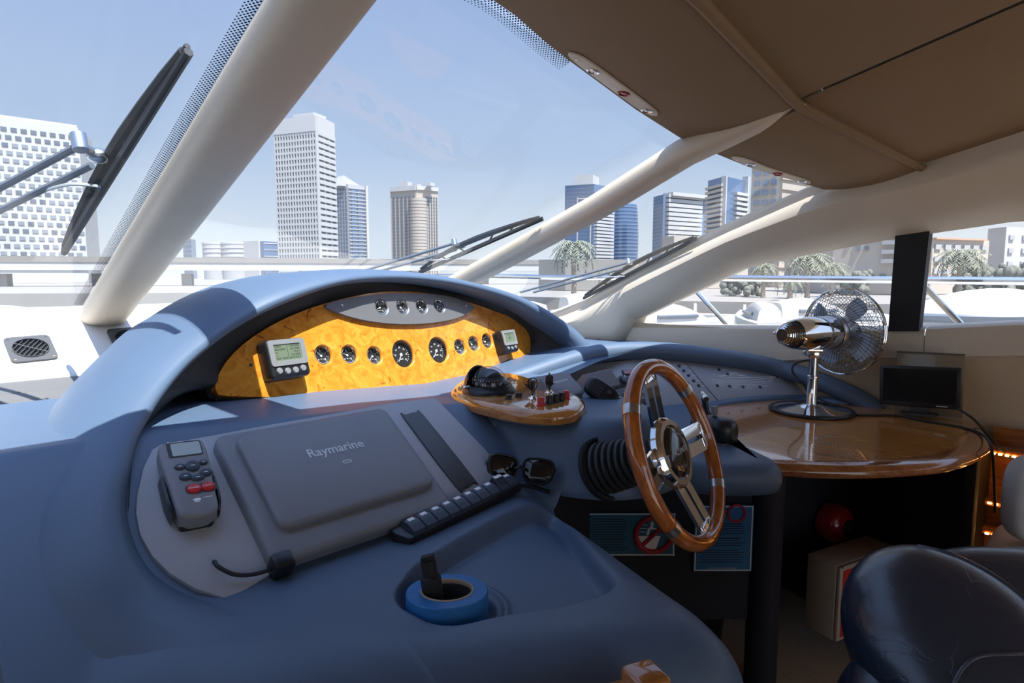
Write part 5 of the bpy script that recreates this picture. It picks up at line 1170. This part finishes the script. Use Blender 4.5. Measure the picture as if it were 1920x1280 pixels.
# perforated black band printed along the pillar edge of the glass
FRIT = bpy.data.materials.new('dotted_black_frit'); FRIT.use_nodes = True; nt = FRIT.node_tree; nt.nodes.clear()
uv = nt.nodes.new('ShaderNodeUVMap'); mpf = nt.nodes.new('ShaderNodeMapping'); mpf.inputs['Rotation'].default_value = (0, 0, PI / 4); nt.links.new(uv.outputs[0], mpf.inputs[0])
sx_ = nt.nodes.new('ShaderNodeSeparateXYZ'); nt.links.new(mpf.outputs[0], sx_.inputs[0])
vfr = nt.nodes.new('ShaderNodeVectorMath'); vfr.operation = 'FRACTION'; nt.links.new(mpf.outputs[0], vfr.inputs[0])
vsb = nt.nodes.new('ShaderNodeVectorMath'); vsb.operation = 'SUBTRACT'; vsb.inputs[1].default_value = (.5, .5, 0); nt.links.new(vfr.outputs[0], vsb.inputs[0])
vln = nt.nodes.new('ShaderNodeVectorMath'); vln.operation = 'LENGTH'; nt.links.new(vsb.outputs[0], vln.inputs[0])
su = nt.nodes.new('ShaderNodeSeparateXYZ'); nt.links.new(uv.outputs[0], su.inputs[0])
thr = nt.nodes.new('ShaderNodeMath'); thr.operation = 'MULTIPLY_ADD'; thr.inputs[1].default_value = -.035; thr.inputs[2].default_value = .42; nt.links.new(su.outputs[0], thr.inputs[0])
cmpn = nt.nodes.new('ShaderNodeMath'); cmpn.operation = 'LESS_THAN'; nt.links.new(vln.outputs['Value'], cmpn.inputs[0]); nt.links.new(thr.outputs[0], cmpn.inputs[1])
dk = nt.nodes.new('ShaderNodeBsdfDiffuse'); dk.inputs[0].default_value = (.02, .03, .06, 1); trn = nt.nodes.new('ShaderNodeBsdfTransparent'); mxf = nt.nodes.new('ShaderNodeMixShader'); of_ = nt.nodes.new('ShaderNodeOutputMaterial')
nt.links.new(cmpn.outputs[0], mxf.inputs[0]); nt.links.new(trn.outputs[0], mxf.inputs[1]); nt.links.new(dk.outputs[0], mxf.inputs[2]); nt.links.new(mxf.outputs[0], of_.inputs[0])
def frit(parent, a0, a1, b0, b1, cell=.0068):
    """strip from edge a (dense) to edge b (sparse)"""
    me = bpy.data.meshes.new('frit_band'); me.from_pydata([tuple(a0), tuple(a1), tuple(b1), tuple(b0)], [], [(0, 1, 2, 3)]); me.materials.append(FRIT)
    L = (V(a1) - V(a0)).length / cell; W = (V(b0) - V(a0)).length / cell; ul = me.uv_layers.new(name='UVMap')
    for k, c in enumerate(((0, 0), (0, L), (W, L), (W, 0))): ul.data[k].uv = c
    link('frit_band', me, parent)
g1 = lambda Y, X=.5: V((X, Y, 1.24 + (2.58 - Y) * (.65 / 1.78) - .004))
w1 = bpy.data.objects['window_1']; w2 = bpy.data.objects['window_2']
frit(w1, g1(2.55, .475), g1(.85, .475), g1(2.55, .447), g1(.85, .447), .0062)
xs_ = dense(.66, 1.10, 8)
for a_, b_ in zip(xs_[:-1], xs_[1:]):
    A, B = V((a_, y_hdr(a_) + .004, zc(a_) + .004)), V((b_, y_hdr(b_) + .004, zc(b_) + .004)); d_ = V((0, .04, -.0145)); frit(w2, A, B, A + d_, B + d_, .0062)
# ---------------------------------------------------------------- outside: own deck and rails, marina, towers
def FP(px, py, D): 
    d = ray(px, py); return V((0, 0, CAMZ)) + d * (D / d.dot(HF))
def zat(py, D): return FP(960, py, D).z
GZ = -1.9
GEL = mat('white_gelcoat', (.50, .495, .48), .4)
DECK = mat('pale_teak_deck', (.50, .47, .43), .7, bump=.2)
m = M(); rows = []
for Y, hw, z in ((2.78, 2.42, 1.18), (3.4, 2.3, 1.10), (4.5, 2.05, 1.06), (6, 1.6, 1.04), (7.4, .9, 1.04), (8.3, .08, 1.05)):
    rows.append([(-hw, Y, z - .03), (-hw * .6, Y, z + .02), (0, Y, z + .04), (hw * .6, Y, z + .02), (hw, Y, z - .03), (hw * 1.02, Y, z - .4), (hw * .9, Y, -1.9)])
m.grid(rows); fd = thing('foredeck', 'pale foredeck of the boat beyond the windscreen', 'deck', V((0, 2.7, .9))); part('deck_moulding', m, mat('foredeck_nonskid', (.17, .165, .155), .8, var=.08, vscale=3), fd, True, smooth=50)
m = M(); m.box((3.0, -.4, .78), (.5, 7.0, .06)); part('side_deck', m, GEL, fd, True)
# guard rail along the starboard side
rail = thing('guard_rail', 'polished steel guard rail outside the starboard side windows', 'rail', V((3.0, 0, .81)))
m = M(); m.tube([(3.0, Y, 1.333 - .005 * (1.6 - Y) if Y < 1.7 else 1.333) for Y in dense(-2.5, 2.6, 12)] + [(2.9, 3.2, 1.345), (2.8, 3.7, 1.34), (2.76, 3.85, 1.30), (2.74, 3.9, 1.1)], .0155, 10); part('top_rail', m, CHROME, rail, True)
for a, b in (((1305, 545), (1370, 616)), ((1735, 538), (1806, 612))):
    p, q = onx(*a, 3.0), onx(*b, 3.0); d = (q - p).normalized(); m = M(); m.tube([p - d * .03, q + d * .4], .0125, 8); part('stanchion', m, CHROME, rail, True)
# water and quay
WAT = mat('marina_water', (.20, .21, .20), .12, bump=.6, bscale=.6, var=.1, vscale=.05, spec=.6)
m = M(); m.add([(-900, -200, GZ), (900, -200, GZ), (900, 1200, GZ), (-900, 1200, GZ)], [[0, 1, 2, 3]]); struct('water', m, WAT, smooth=0)
CONC = mat('pale_concrete', (.23, .215, .195), .8, var=.08, vscale=.4); SANDC = mat('sand_render', (.44, .385, .325), .85, var=.06, vscale=.3)
WHT = mat('white_render', (.45, .44, .425), .7); GLZ = mat('blue_tower_glass', (.10, .17, .30), .12, metal=.3, spec=.8, var=.25, vscale=.08); GLD = mat('dark_window_glass', (.10, .115, .14), .15, spec=.8)
GLZ2 = mat('slate_tower_glass', (.14, .19, .27), .2, spec=.8, var=.2, vscale=.1); TAN = mat('tan_cladding', (.40, .345, .285), .8); GRC = mat('grey_cladding', (.36, .36, .37), .7); WPALE = mat('pale_window', (.22, .235, .26), .3, spec=.6)
# quay running across the view
m = M(); q = [FP(-500, 515, 60), FP(700, 515, 70), FP(1250, 515, 46), FP(1750, 515, 40), FP(2600, 515, 46)]
rows = [[(p.x, p.y, GZ - .5), (p.x, p.y, -.55), ((p.x + p.y) * 0 + p.x * 8, p.y * 8, -.5)] for p in q]
m.grid(rows); struct('ground', m, CONC, smooth=0)
def building(name, label, pxs, D, top, z0=-.5, dl=6, dr=6, core=WHT, cat='building'):
    """three plan corners seen left, nearest, right; returns the thing and its two facade frames"""
    a = FP(pxs[0], 515, D + dl); b = FP(pxs[1], 515, D); c = FP(pxs[2], 515, D + dr); z1 = zat(top, D)
    for v in (a, b, c): v.z = z0
    d = a + (c - b); t = thing(name, label, cat, V((b.x, b.y, z0))); m = M()
    m.loft([[p for p in (a, b, c, d)], [V((p.x, p.y, z1)) for p in (a, b, c, d)]], True, True, True); part('core', m, core, t, True, smooth=0)
    H = z1 - z0; fl = frame(a, b - a, (b - a).cross(ZU)); fr = frame(b, c - b, (c - b).cross(ZU))
    return t, fl, (b - a).length, fr, (c - b).length, H
def wall_mx(F_): return F_        # local x along the facade, local y = ... up
def up_frame(F_):                 # x along, y up, z outwards
    u = V((F_[0][0], F_[1][0], F_[2][0])); w = V((F_[0][2], F_[1][2], F_[2][2])); o = V((F_[0][3], F_[1][3], F_[2][3])); return frame(o, u, w)
def cells(t, F_, W, H, nx, ny, x0, x1, y0, y1, fw, fh, mt, nm='window', dep=.25, off=0, skip=None, kind='stuff'):
    """a field of windows on one facade"""
    U = up_frame(F_); m = M()
    for j in range(ny):
        for i in range(nx):
            if skip and skip(i, j): continue
            cx_ = W * (x0 + (x1 - x0) * (i + .5 + (off if j % 2 else 0)) / nx); cy_ = H * (y0 + (y1 - y0) * (j + .5) / ny)
            m.box((cx_, cy_, 0), (W * (x1 - x0) / nx * fw, H * (y1 - y0) / ny * fh, dep), U)
    part(nm, m, mt, t, True, smooth=0, kind=kind)
def bands(t, F_, W, H, n, y0, y1, th, mt, nm='floor_slab', dep=.6, x0=0, x1=1):
    U = up_frame(F_); m = M()
    for j in range(n + 1): m.box((W * (x0 + x1) / 2, H * (y0 + (y1 - y0) * j / n), 0), (W * (x1 - x0), th, dep), U)
    part(nm, m, mt, t, True, smooth=0, kind='stuff')
def fins(t, F_, W, H, n, y0, y1, th, mt, nm='fin', dep=.6, x0=0, x1=1):
    U = up_frame(F_); m = M()
    for j in range(n + 1): m.box((W * (x0 + (x1 - x0) * j / n), H * (y0 + y1) / 2, 0), (th, H * (y1 - y0), dep), U)
    part(nm, m, mt, t, True, smooth=0, kind='stuff')
# 1 broad white block with staggered windows
t, fl, wl, fr, wr, H = building('hotel_building', 'broad white block with staggered rows of pale windows behind the big wiper', (-75, 166, 190), 150, 240, dl=-16, dr=14)
U = up_frame(fl)
wm = M(); wm.box((0, 0, 0), (wl / 13 * .62, H / 22 * .5, .3)); wme = mesh_from('window', wm, WPALE, 0); wm2 = M(); wm2.box((0, 0, 0), (wl / 13 * .62, H / 22 * .5, .3)); wme2 = mesh_from('window', wm2, mat('dim_window', (.13, .145, .17), .3), 0)
inv = MX[t.name].inverted(); rnd = random.Random(5)
for j in range(17):
    for i in range(13):
        share('window', wme2 if (j > 14 or rnd.random() < .25) else wme, t, inv @ U @ T(wl * (i + .35 + (.4 if j % 2 else 0)) / 13.2, H * (.16 + .80 * (j + .5) / 17), .0))
m = M(); m.box((wl / 2, H * .12, .2), (wl, H * .05, .6), U); part('glazed_lobby', m, GLZ2, t, True, smooth=0)
m = M(); m.box((wl / 2, H * 1.005, -2), (wl * .99, H * .03, 3), U); part('parapet', m, WHT, t, True, smooth=0)
# 2 slim white tower
t, fl, wl, fr, wr, H = building('tower_building', 'slim white tower with a tight grid of tall narrow windows', (526, 602, 632), 200, 217, dl=6, dr=10, core=GLD)
fins(t, fl, wl, H, 15, 0, 1, wl * .030, WHT, dep=1.0); bands(t, fl, wl, H, 23, .06, .90, H * .013, WHT, dep=.9)
fins(t, fr, wr, H, 3, 0, 1, wr * .06, WHT, dep=1.0); bands(t, fr, wr, H, 23, .06, .90, H * .024, WHT, dep=1.6)
U = up_frame(fl); U2 = up_frame(fr); m = M(); m.box((wl / 2, H * .955, 0), (wl, H * .092, 1.2), U); m.box((wr / 2, H * .955, 0), (wr, H * .092, 1.2), U2); m.box((wl * .6, H * 1.02, -5), (wl * .5, H * .03, 6), U); part('crown', m, WHT, t, True, smooth=0)
m = M(); m.box((wl * .55, H * .03, .3), (wl * .09, H * .06, 1.2), U); part('entrance', m, GLD, t, True, smooth=0)
# 3 grey tower with a sail
t, fl, wl, fr, wr, H = building('tower_building', 'grey tower with a slanted sail top right behind the slim white tower', (622, 657, 690), 270, 345, dl=4, dr=6, core=GRC)
cells(t, fl, wl, H, 5, 20, .25, .95, .1, .97, .55, .55, GLD, dep=.5); cells(t, fr, wr, H, 2, 1, .1, .8, .12, .95, .7, 1, GLZ2, nm='glass_bay', dep=.5); bands(t, fr, wr, H, 22, .1, .96, .4, GRC, dep=.9)
U2 = up_frame(fr); m = M(); m.loft([[U2 @ V(p) for p in ((-wr * .4, H * .98, -1), (wr * .95, H * .98, -1), (-wr * .15, H * 1.09, -1))], [U2 @ V(p) for p in ((-wr * .4, H * .98, -6), (wr * .95, H * .98, -6), (-wr * .15, H * 1.09, -6))]], True, True, True); part('sail_top', m, WHT, t, True, smooth=0)
m = M(); m.box((wr * .99, H * .5, .1), (wr * .12, H, 1.6), U2); part('edge_fin', m, WHT, t, True, smooth=0)
# 4 sand apartment tower with a curved glazed bay
t, fl, wl, fr, wr, H = building('tower_building', 'sand coloured apartment tower with balconies and curved glazed bay', (735, 783, 823), 240, 352, dl=5, dr=5, core=TAN)
cells(t, fl, wl, H, 6, 24, .05, .98, .04, .92, .5, .55, GLD, dep=.5); cells(t, fr, wr, H, 5, 24, .4, .98, .04, .92, .5, .55, GLD, dep=.5)
m = M(); bp_ = up_frame(fr) @ V((wr * .08, 0, 0)); m.lathe([(wr * .33, 0), (wr * .33, H * .88)], 24, Matrix.Translation((bp_.x, bp_.y, -.5))); part('curved_bay', m, GLD, t, True)
m = M()
for j in range(24): m.lathe([(wr * .36, H * (.05 + .035 * j)), (wr * .36, H * (.05 + .035 * j) + 1.0)], 24, Matrix.Translation((bp_.x, bp_.y, -.5)))
part('balcony', m, TAN, t, True, kind='stuff'); U = up_frame(fl); U2 = up_frame(fr)
m = M(); m.box((wl * .5, H * 1.0, 0), (wl, H * .05, 1), U); m.box((wr * .5, H * 1.0, 0), (wr, H * .04, 1), U2); part('crown', m, WHT, t, True, smooth=0)
for x, w_, h_ in ((.45, .28, .06), (.85, .2, .03), (1.35, .2, .035)): m = M(); m.box((wl * x, H * (1.02 + h_ / 2), -3), (wl * w_, H * h_, 3), U); part('roof_block', m, WHT, t, True, smooth=0)
# 5 blue glass towers beyond the slim pillar
t, fl, wl, fr, wr, H = building('tower_building', 'blue glass tower with white roof box and stacked white balconies', (1058, 1112, 1150), 150, 345, dl=3, dr=6, core=GLZ)
bands(t, fr, wr, H, 22, .02, .80, .55, WHT, dep=1.8, x0=.0, x1=.85); bands(t, fl, wl, H, 26, .0, 1, .08, GLZ2, dep=.3)
U = up_frame(fl); m = M(); m.box((wl * .62, H * 1.05, -3), (wl * .62, H * .10, 5), U); part('roof_block', m, WHT, t, True, smooth=0)
m = M()
for x in (.45, .9): m.box((wl * x, H * .45, .1), (.25, H * .85, .4), U)
m.box((wl * .67, H * .86, .1), (wl * .46, .25, .4), U); part('white_line', m, WHT, t, True, smooth=0, kind='stuff')
t = thing('tower_building', 'curved dark blue glass tower just beside the white balcony tower', 'building', FP(1160, 515, 155)); MX[t.name] = Matrix.Translation(FP(1160, 515, 155)); H = zat(382, 155) + .5
m = M(); c = FP(1160, 515, 176); bow = [(4.2 * (1 + .12 * math.sin(PI * k / 12)), H * k / 12) for k in range(13)]; bow = [(r_ * 1.11, z_ * 1.1) for r_, z_ in bow]; m.lathe(bow, 28, Matrix.Translation((c.x, c.y, -.5))); part('glass_shell', m, GLZ, t, True)
m = M()
for k in range(22): m.lathe([(4.72 * (1 + .12 * math.sin(PI * k / 22)) + .06, 1.1 * H * k / 22), (4.72 * (1 + .12 * math.sin(PI * k / 22)) + .06, 1.1 * H * k / 22 + .25)], 28, Matrix.Translation((c.x, c.y, -.5)))
part('floor_slab', m, GLZ2, t, True, kind='stuff')
# 6 towers seen through the starboard pane
t, fl, wl, fr, wr, H = building('tower_building', 'white slab tower with a blue glass flank left of the twin-height tower', (1222, 1240, 1322), 140, 365, dl=5, dr=8, core=GLZ2)
bands(t, fr, wr, H, 19, .02, .99, .75, WHT, dep=1.8, x0=.06, x1=.82); bands(t, fl, wl, H, 24, 0, 1, .08, GLZ, dep=.3)
U2 = up_frame(fr); m = M(); m.box((wr * .55, H * 1.01, 0), (wr * .9, H * .04, 3), U2); part('crown', m, WHT, t, True, smooth=0)
t, fl, wl, fr, wr, H = building('tower_building', 'tall blue glass tower with white edge and slab balconies', (1322, 1352, 1392), 120, 330, dl=6, dr=6, core=GLZ)
bands(t, fl, wl, H, 20, .02, .92, .5, SANDC, dep=1.2); bands(t, fr, wr, H, 18, .02, .86, .5, WHT, dep=1.4, x0=.45, x1=1.0)
U2 = up_frame(fr); m = M(); m.box((wr * 1.0, H * .52, 0), (.5, H * 1.04, 1.2), U2); m.box((0, H * .5, 0), (.4, H, 1), U2); part('edge_fin', m, WHT, t, True, smooth=0)
t, fl, wl, fr, wr, H = building('tower_building', 'big sand coloured slab tower whose top is hidden by the cabin roof', (1402, 1455, 1560), 95, 230, dl=3, dr=10, core=TAN)
cells(t, fl, wl, H, 3, 16, .06, .96, .02, .98, .62, .5, GLZ2, dep=.4); bands(t, fr, wr, H, 16, .02, .98, .9, TAN, dep=.8); cells(t, fr, wr, H, 3, 16, .02, .98, .05, 1.0, .8, .45, GLZ2, dep=.5)
# low blocks on the far quay, port side
t, fl, wl, fr, wr, H = building('low_building', 'small plain blue-grey office block on the far quay', (346, 362, 370), 300, 448, core=GLZ2); bands(t, fl, wl, H, 8, 0, 1, .2, GRC, dep=.3)
t = thing('low_building', 'low silver building with two rounded drums on the far quay', 'building', FP(428, 515, 260)); m = M()
for px, r in ((408, 5.0), (446, 5.8)):
    c = FP(px, 515, 262); m2 = M(); m2.lathe([(r, -.5), (r * 1.06, zat(455, 262))], 28, Matrix.Translation((c.x, c.y, 0))); part('drum', m2, GRC, t, True)
    m2 = M()
    for k in range(5): m2.lathe([(r * 1.08, zat(490 - 8 * k, 262)), (r * 1.08, zat(487 - 8 * k, 262))], 28, Matrix.Translation((c.x, c.y, 0)))
    part('silver_band', m2, WHT, t, True, kind='stuff')
t, fl, wl, fr, wr, H = building('low_building', 'low white and blue glass block tucked against the slim white tower', (462, 497, 530), 240, 452, core=GLZ); bands(t, fr, wr, H, 5, .1, .95, .3, GRC, dep=.4)
U = up_frame(fl); m = M(); m.box((wl * .4, H * .5, .2), (wl * .8, H * 1.03, 1), U); part('white_wing', m, WHT, t, True, smooth=0)
# long white viaduct in front of the towers
vd = thing('viaduct', 'long white bridge running across behind the boat at the horizon', 'bridge', FP(600, 515, 118)); a = FP(-260, 515, 96); b = FP(1062, 515, 132); U = frame((a + b) / 2, b - a, ZU); Lv = (b - a).length
m = M(); m.box((0, 0, zat(500, 115) - CAMZ + .1), (Lv, 5, 1.6), U); part('deck_girder', m, WHT, vd, True, smooth=0)
m = M(); m.box((0, -2.5, zat(489, 115) - CAMZ), (Lv, .3, .9), U); part('parapet_wall', m, CONC, vd, True, smooth=0)
for k in range(9): m = M(); m.box((Lv * (-.46 + .115 * k), 0, -1.9), (1.6, 2.2, 4.2), U); part('pier', m, CONC, vd, True, smooth=0)
# apartment blocks along the starboard quay
t, fl, wl, fr, wr, H = building('apartment_building', 'beige marina apartment block with small blue windows, forward of the black mullion', (1470, 1560, 1700), 62, 400, dl=14, dr=-4, core=SANDC)
U2 = up_frame(fr)
for x, y, w_, h_, mt in ((.12, .86, .16, .05, GLZ2), (.36, .88, .045, .09, GLZ2), (.56, .92, .035, .1, GLD), (.06, .70, .03, .08, GLZ2), (.26, .70, .05, .05, GLD), (.37, .69, .03, .09, GLD), (.54, .72, .06, .05, GLZ2), (.36, .58, .045, .09, GLZ2), (.46, .56, .05, .05, GLD)):
    m = M(); m.box((wr * x, H * y, 0), (wr * w_, H * h_, .3), U2); part('window', m, mt, t, True, smooth=0)
for k in range(6): m = M(); m.box((wr * .80, H * (.40 + .11 * k), .2), (wr * .26, H * .05, .6), U2); part('balcony_opening', m, GRC, t, True, smooth=0)
for k in range(6): m = M(); m.box((wr * (.06 + .16 * k), H * .20, .05), (wr * .08, H * .09, .4), U2); part('shop_window', m, GLD, t, True, smooth=0)
t, fl, wl, fr, wr, H = building('apartment_building', 'grey-beige marina block with long rows of windows, aft of the black mullion', (1700, 1745, 1850), 60, 448, dl=3, dr=3, core=SANDC)
U2 = up_frame(fr)
for j in range(3):
    for k in range(6): m = M(); m.box((wr * (.08 + .165 * k), H * (.86 - .22 * j), 0), (wr * .10, H * .09, .3), U2); part('window', m, GRC, t, True, smooth=0)
m = M(); m.box((wr * .45, H * 1.01, .1), (wr * .9, H * .03, .5), U2); part('terracotta_edge', m, mat('terracotta', (.55, .30, .20), .8), t, True, smooth=0)
t, fl, wl, fr, wr, H = building('apartment_building', 'bright white stepped marina block at the right edge of the side window', (1846, 1880, 2000), 66, 425, dl=3, dr=3, core=WHT)
U2 = up_frame(fr)
for j in range(3):
    for k in range(5): m = M(); m.box((wr * (.08 + .2 * k), H * (.84 - .2 * j), 0), (wr * .07, H * .07, .3), U2); part('window', m, GRC, t, True, smooth=0)
t, fl, wl, fr, wr, H = building('low_building', 'plain pale quay wall building between the palm and the blue towers', (1010, 1060, 1300), 75, 486, dl=2, dr=4, core=CONC)
t, fl, wl, fr, wr, H = building('low_building', 'stepped beige building under the glass towers behind the starboard wiper', (1240, 1262, 1400), 85, 442, dl=2, dr=2, core=SANDC); cells(t, fr, wr, H, 6, 3, .05, .95, .3, .9, .4, .4, GRC, dep=.3)
# palms
FROND = mat('dusty_palm_green', (.20, .21, .15), .75, var=.25, vscale=2); TRUNK = mat('palm_trunk', (.34, .27, .20), .9, var=.2, vscale=6, bump=.5, bscale=20)
def palm_parts(Hh, R_, seed):
    r = random.Random(seed); m = M(); m.tube([(0, 0, 0), (.05, 0, Hh * .4), (.0, .05, Hh * .8), (0, 0, Hh)], [.22, .17, .16, .24], 8); tr = mesh_from('trunk', m, TRUNK); fr_ = []
    for k in range(5):
        m = M(); n = 7
        pts = [V((R_ * (t_), 0, Hh + R_ * (.62 * math.sin(2.3 * t_) - .75 * t_ * t_))) for t_ in [i / n for i in range(n + 1)]]
        for i in range(n):
            p, q_ = pts[i], pts[i + 1]; w = R_ * .30 * math.sin(PI * min(.97, (i + .9) / (n + .6)))
            for sg_ in (-1, 1):
                for h_ in range(2):
                    a_ = p.lerp(q_, h_ * .5); b_ = p.lerp(q_, h_ * .5 + .36); tip = a_.lerp(b_, 1.6) + V((0, sg_ * w * r.uniform(.8, 1.1), -w * r.uniform(.3, .7))); m.add([a_, b_, tip], [[0, 1, 2]])
        m.tube(pts, R_ * .012, 4); fr_.append(mesh_from('frond', m, FROND, 0))
    return tr, fr_
def palm(label, px, top, D, R_, seed, nf=22, z0=-.5):
    c = FP(px, 515, D); Hh = zat(top, D) - z0; t = thing('palm_tree', label, 'palm tree', V((c.x, c.y, z0)), 'date palms on the quay'); tr, fs_ = palm_parts(Hh, R_, seed); share('trunk', tr, t); r = random.Random(seed)
    for k in range(nf): share('frond', fs_[k % 5], t, T(0, 0, Hh) @ RZ(2.4 * k) @ RY(-.75 + 1.35 * k / nf) @ T(0, 0, -Hh))
palm('tall date palm standing alone in front of the blue glass towers', 1076, 480, 44, 1.65, 1, 36)
palm('smaller date palm behind the starboard wiper tip', 1262, 486, 70, 1.6, 2, z0=-.5)
palm('palm on the quay under the sloping side pillar, first along the quay', 1432, 512, 52, 1.25, 3)
palm('large palm on the quay directly behind the fan cage', 1515, 503, 50, 1.9, 4, 30)
palm('small low palm in front of the beige apartment block', 1482, 535, 46, 1.1, 5)
palm('palm between the fan and the black mullion', 1560, 512, 54, 1.4, 8)
palm('broad palm aft of the black mullion above the white motor yacht', 1800, 497, 48, 1.9, 6, 30)
palm('small round palm far off at the end of the centre window', 1138, 522, 60, 1.2, 7)
# hedge on the quay
HED = mat('quay_hedge', (.15, .155, .125), .9, var=.3, vscale=1.5, bump=1, bscale=6)
def bush(label, px, top, D, w, seed):
    r = random.Random(seed); c = FP(px, 515, D); m = M(); h = zat(top, D) + .5
    for k in range(70): m.sphere((c.x + r.uniform(-w, w), c.y + r.uniform(-w, w), -.5 + h * r.uniform(.1, .9) * r.uniform(.7, 1)), h * r.uniform(.09, .18), None, 7, 5)
    single('shrub', m, HED, label, 'shrub', 'shrubs along the quay')
bush('dark shrub mass beside the broad palm, aft of the mullion', 1850, 488, 50, 1.6, 1); bush('dark shrub mass on the quay at the right edge of the side window', 1925, 492, 52, 1.6, 2); bush('shrub clump under the sloping pillar, behind the palms', 1390, 510, 56, 1.4, 3); bush('shrub clump at the foot of the beige apartment block', 1600, 505, 58, 1.2, 4)
# pontoons and moored boats
PON = mat('pontoon_planks', (.46, .40, .33), .85, var=.1, vscale=2)
for lb, pa, pb, w in (('long timber pontoon lying nearest the starboard side windows', (1195, 586, 0), (1640, 600, 0), 1.4), ('second timber pontoon in front of the palms', (1250, 562, 0), (1660, 566, 0), 1.6)):
    p = onz(pa[0], pa[1], -1.4); q_ = onz(pb[0], pb[1], -1.4); u = (q_ - p); t = thing('pontoon', lb, 'pontoon', Matrix.Translation(p)); F_ = frame((p + q_) / 2, u, ZU)
    m = M(); m.box((0, 0, 0), (u.length, w, .12), F_); part('planking', m, PON, t, True, smooth=0)
    m = M(); m.box((0, -w / 2, -.25), (u.length, .08, .5), F_); part('fender_strip', m, WHT, t, True, smooth=0)
    for k in range(5):
        m = M(); m.cyl((u.length * (-.45 + .22 * k), w * .3, 0), (u.length * (-.45 + .22 * k), w * .3, .75), .12, .10, 10, F_); part('power_post', m, WHITEP, t, True)
def boat(name, label, px, py, D, L_b, hd, hgt, seed=0):
    c = FP(px, py, D); c.z = GZ; F_ = Matrix.Translation(c) @ RZ(hd); t = thing(name, label, 'boat', F_, 'boats moored in the marina')
    m = M(); rows = []
    for i in range(13):
        u = i / 12; x = L_b * (u - .5); w = L_b * .135 * (1 - max(0, (u - .45) / .55) ** 2.2) + .01; fb_ = hgt * (.42 + .16 * u * u)
        rows.append([(x, -w * .75, 0), (x, -w, fb_ * .6), (x, -w * 1.02, fb_), (x, -w * .9, fb_ + .04), (x, 0, fb_ + .10), (x, w * .9, fb_ + .04), (x, w * 1.02, fb_), (x, w, fb_ * .6), (x, w * .75, 0)])
    m.loft(rows, False, True); part('hull', m, GEL, t, smooth=40)
    m = M(); rows = []
    for i in range(9):
        u = i / 8; x = L_b * (-.34 + .62 * u); hh = hgt * (.45 + .55 * math.sin(PI * min(1, .25 + .75 * u)) ** .8) if u < .98 else hgt * .5; w = L_b * .095 * (1 - .5 * u ** 2)
        z0 = hgt * .42; rows.append([(x, -w, z0), (x, -w * .86, z0 + (hh - z0) * .75), (x, -w * .6, hh), (x, 0, hh + .05), (x, w * .6, hh), (x, w * .86, z0 + (hh - z0) * .75), (x, w, z0)])
    m.loft(rows, False, True, True); part('superstructure', m, GEL, t, smooth=40)
    m = M()
    for sy in (-1, 1): m.tube([(L_b * k, sy * L_b * .0955 * (1 - .5 * ((k + .34) / .62) ** 2), hgt * (.64 + .04 * abs(k))) for k in (-.2, -.08, .05, .14)], hgt * .055, 6)
    part('side_window', m, GLD, t)
    return t
boat('motor_yacht', 'large white motor yacht moored behind the black mullion', 1790, 585, 22, 9.5, -PI / 4 - .25 + PI, 2.75)
boat('motor_boat', 'white boat with low cabin between the fan cage and the first palms', 1530, 560, 36, 7.5, -.6, 1.9)
boat('motor_boat', 'white boat seen just past the foot of the side pillar, ahead of the stanchion', 1268, 560, 32, 7, -.5, 1.8)
boat('motor_boat', 'white boat tied to the quay below the tall lone date palm', 1112, 560, 43, 7, -.3, 2.0)
boat('motor_boat', 'white motor boat lying low beyond the foot of the side pillar', 985, 560, 24, 8, 2.3, 1.7)
boat('motor_boat', 'small white boat moored ahead, seen over the right foot of the hood', 930, 548, 34, 8, 2.0, 1.9)
boat('motor_boat', 'white boat moored far off on the port side left of the thick pillar', 40, 560, 26, 9, .6, 2.0)
boat('motor_boat', 'white boat by the second pontoon, forward of the fan', 1610, 560, 28, 7, .9, 1.6)
boat('motor_boat', 'white boat at the quay just under the first palms', 1420, 553, 36, 7, .7, 1.7)
m = M(); c = onz(1498, 588, -1.3); m.sphere((c.x, c.y, -1.2), .16, None, 14, 10, (1.6, 1, .9)); m.tube([(c.x, c.y, -1.05), (c.x, c.y, -.95)], .03, 8); single('fender_buoy', m, mat('orange_buoy', (.75, .18, .05), .5), 'orange buoy lying on the nearest pontoon', 'buoy')
